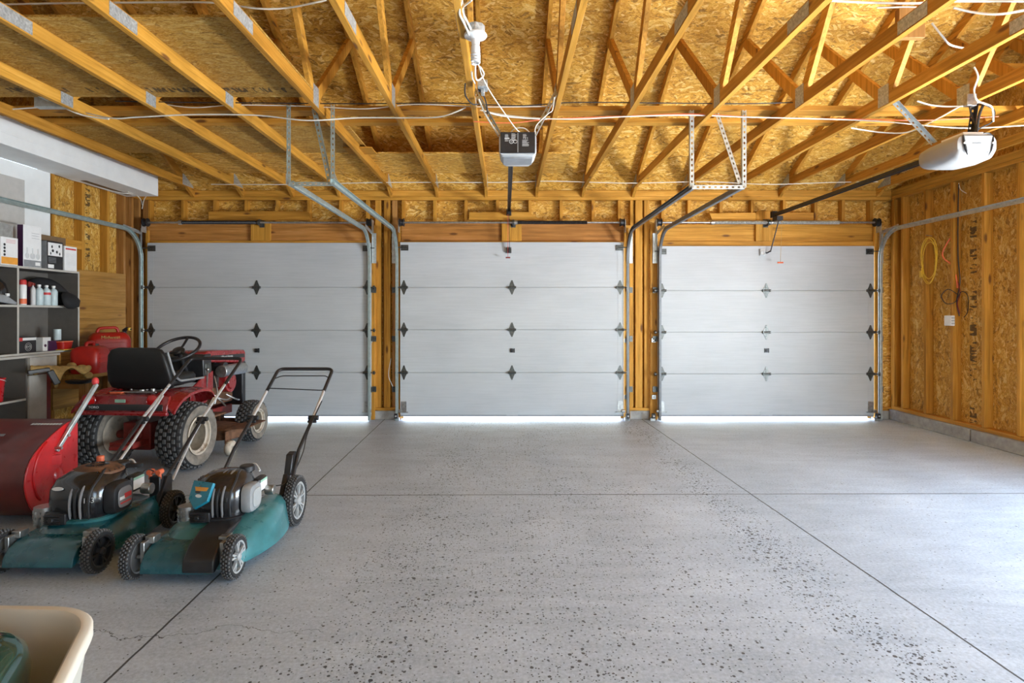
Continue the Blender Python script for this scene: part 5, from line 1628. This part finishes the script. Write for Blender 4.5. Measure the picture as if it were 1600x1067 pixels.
cable('red-tinted cable along the brace board', [(740, 190, 4.6), (800, 192, 4.6), (860, 186, 4.62), (990, 181, 4.62), (1080, 178, 4.62), (1200, 184, 4.62), (1330, 186, 4.6), (1440, 188, 4.6), (1560, 182, 4.6)], .004, 'coral')
cable('white cable at the wall end of the trusses', [(330, 288, 6.9), (470, 288, 6.9), (600, 285, 6.9), (780, 285, 6.95), (860, 283, 6.95), (980, 286, 6.95), (1100, 284, 6.95), (1200, 288, 6.9), (1300, 285, 6.9), (1372, 284, 6.9)], .005)
cable('thick white cable over the upper right corner', [(1490, 12, 3.4), (1520, 19, 3.4), (1560, 22, 3.35), (1600, 16, 3.35)], .0065)
cable('pair of white wires along the top edge, right', [(1300, 1, 3.2), (1360, 4, 3.2), (1430, 5, 3.2), (1470, 2, 3.2), (1600, 2, 3.2)], .006)
cable('white cable lying below the top edge wires', [(1370, 12, 3.4), (1410, 11, 3.4), (1450, 12, 3.4)], .005)
cable('white cable looping down to the white opener', [(1522, 105, 4.0), (1528, 120, 4.0), (1522, 140, 4.05), (1526, 156, 4.05), (1538, 162, 4.1), (1550, 168, 4.1), (1552, 190, 4.15)], .006)
cable('white cable joining the white opener from the left', [(1433, 158, 4.3), (1460, 165, 4.3), (1500, 166, 4.25), (1530, 160, 4.2), (1545, 164, 4.15)], .006)
cable('loose white wire crossing the white opener strap', [(1330, 200, 4.5), (1380, 207, 4.5), (1420, 206, 4.4), (1460, 188, 4.3), (1500, 166, 4.25)], .005)
cable('broken white wire high over the right trusses', [(1456, 36, 3.6), (1472, 56, 3.6), (1485, 70, 3.7), (1510, 76, 3.7)], .006)
for l, pts in (('black cable bundle above the white opener', [(1537, 162, 4.15), (1530, 180, 4.15), (1527, 200, 4.15), (1524, 226, 4.15)]),
               ('upper black cable loop above the white opener', [(1537, 163, 4.15), (1553, 172, 4.15), (1550, 190, 4.15), (1530, 201, 4.15), (1526, 210, 4.15)]),
               ('lower black cable loop above the white opener', [(1528, 210, 4.15), (1545, 208, 4.15), (1552, 218, 4.15), (1540, 227, 4.15), (1528, 228, 4.15)]),
               ('dark lead dropping from the plug above the white opener', [(1514, 160, 4.2), (1517, 178, 4.2), (1524, 196, 4.16), (1525, 212, 4.15)])):
    cable(l, pts, .009 if 'bundle' in l else .005, 'wire_black')
tag(MB().box(*[q for ab in zip(W(1512, 162, 4.2) - V((.02, .02, .02)), W(1519, 152, 4.2) + V((.02, .02, .02))) for q in ab]).build('junction_box', 'steel', bevel=.004), 'small steel plug box above the white opener', 'junction box')
cable('white cable feeding the bulb socket, left strand', [(722, 0, 2.9), (718, 20, 3.0), (726, 38, 3.1), (733, 54, 3.2)], .006)
cable('white cable feeding the bulb socket, right strand', [(737, 0, 2.9), (722, 14, 3.0), (728, 30, 3.1), (739, 52, 3.2)], .006)
cable('white wire hanging from the bulb socket to the black opener', [(741, 88, 3.22), (748, 102, 3.3), (753, 118, 3.6), (765, 142, 3.8), (785, 172, 4.0), (806, 201, 4.08), (815, 208, 4.1)], .004)
cable('looped white wire under the bulb', [(743, 90, 3.25), (743, 120, 3.3), (748, 125, 3.35), (756, 116, 3.4), (750, 104, 3.35)], .005)
cable('short white wire beside the bulb', [(737, 112, 3.3), (738, 122, 3.4), (742, 130, 3.6)], .005)
cable('white cable draped behind the black opener', [(752, 172, 4.3), (780, 180, 4.45), (815, 184, 4.5), (855, 186, 4.5)], .006)
cable('black cable beside the left strap of the black opener', [(748, 140, 3.9), (757, 152, 4.0), (761, 168, 4.1), (762, 178, 4.12)], .005, 'wire_black')
cable('black cable looping left of the bulb truss', [(727, 130, 3.85), (727, 148, 3.9), (737, 162, 4.0), (747, 163, 4.05)], .005, 'wire_black')
cable('white wire on top of the black opener', [(795, 212, 4.15), (803, 202, 4.15), (818, 200, 4.15), (828, 208, 4.15), (830, 216, 4.1)], .004)
cable('thick pale cable twisted along the left opener strap', [(748, 155, 4.1), (757, 176, 4.13), (768, 195, 4.13), (779, 210, 4.13)], .006)
cable('thin cable beside the right opener strap', [(866, 152, 4.15), (863, 172, 4.14), (856, 178, 4.13), (838, 196, 4.13), (836, 210, 4.12)], .0035)
cable('cable curling down from the white soffit', [(247, 292, 7.0), (236, 300, 7.02), (226, 310, 7.1), (222, 326, 7.2)], .005)
cable('second cable curling below the white soffit', [(200, 300, 6.7), (212, 304, 6.9), (220, 312, 7.05), (222, 320, 7.2)], .005)
cable('cable running under the white soffit along the left wall', [(82, 270, 5.9), (110, 280, 6.1), (140, 288, 6.35), (175, 298, 6.65), (205, 303, 6.85), (240, 300, 7.0)], .005)
cable('pair of cables under the trusses at the far left', [(60, 150, 4.4), (95, 166, 4.45), (130, 180, 4.5), (170, 186, 4.5)], .006)
cable('thin wire hanging on the post left of the middle door', [(611, 560, 7.26), (607, 585, 7.26), (612, 600, 7.26), (617, 610, 7.26)], .004)
tag(MB().box(*[q for ab in zip(W(66, 163, 4.45) - V((.04, .03, .03)), W(96, 150, 4.45) + V((.04, .03, .03))) for q in ab]).build('junction_box', 'galv', bevel=.004), 'galvanised junction box on a truss at the far left', 'junction box')

# ------------------------------------------------------------------ light
def area(name, loc, rot, sx, sy, power, col):
    l = bpy.data.lights.new(name, 'AREA'); l.shape = 'RECTANGLE'; l.size = sx; l.size_y = sy; l.energy = power; l.color = col
    o = bpy.data.objects.new(name, l); COL.objects.link(o); o.location = loc; o.rotation_euler = rot
    return o


# daylight through the right wall window and the open doorway behind the camera
area('window_daylight', (XR + .07, (WO[0] + WO[1]) / 2, (WO[2] + WO[3]) / 2), (0, math.radians(90), 0), WO[3] - WO[2], WO[1] - WO[0], 290, (.74, .88, 1.0))
# added lamp outside that opening, standing in for ground bounce, brightens the roof
area('roof_uplight', (XR + .75, 2.2, .10), (0, math.radians(128), 0), .8, 2.8, 900, (.93, .96, 1.0))
area('doorway_daylight', ((DO[0] + DO[1]) / 2, YB - .02, DO[2] / 2), (math.radians(90), 0, 0), DO[1] - DO[0], DO[2], 40, (.74, .88, 1.0))
sun = bpy.data.lights.new('sun', 'SUN'); sun.energy = 45; sun.angle = math.radians(1); sun.color = (.90, .95, 1)
so_ = bpy.data.objects.new('sun', sun); COL.objects.link(so_); so_.rotation_euler = V((-.10, -.76, .60)).to_track_quat('Z', 'Y').to_euler()
w = bpy.data.worlds.new('sky'); sc.world = w; w.use_nodes = True
bg = w.node_tree.nodes['Background']
sky = w.node_tree.nodes.new('ShaderNodeTexSky'); sky.sky_type = 'NISHITA'; sky.sun_disc = False; sky.sun_elevation = math.radians(50); sky.sun_rotation = 0
w.node_tree.links.new(sky.outputs[0], bg.inputs[0]); bg.inputs[1].default_value = 1.2

# ------------------------------------------------------------------ camera
cam = bpy.data.cameras.new('camera'); co = bpy.data.objects.new('camera', cam); COL.objects.link(co)
co.location = (0, 0, EYE); co.rotation_euler = (PI / 2, 0, 0)
cam.sensor_width = 36; cam.lens = F / 1600 * 36
cam.shift_x = (800 - CX) / 1600; cam.shift_y = -(533.5 - CY) / 1600
cam.clip_start = .05; cam.clip_end = 100
sc.camera = co
sc.view_settings.view_transform = 'Standard'; sc.view_settings.look = 'None'; sc.view_settings.gamma = 1
sc.view_settings.exposure = 0.2
try:
    sc.view_settings.use_curve_mapping = False
except Exception:
    pass
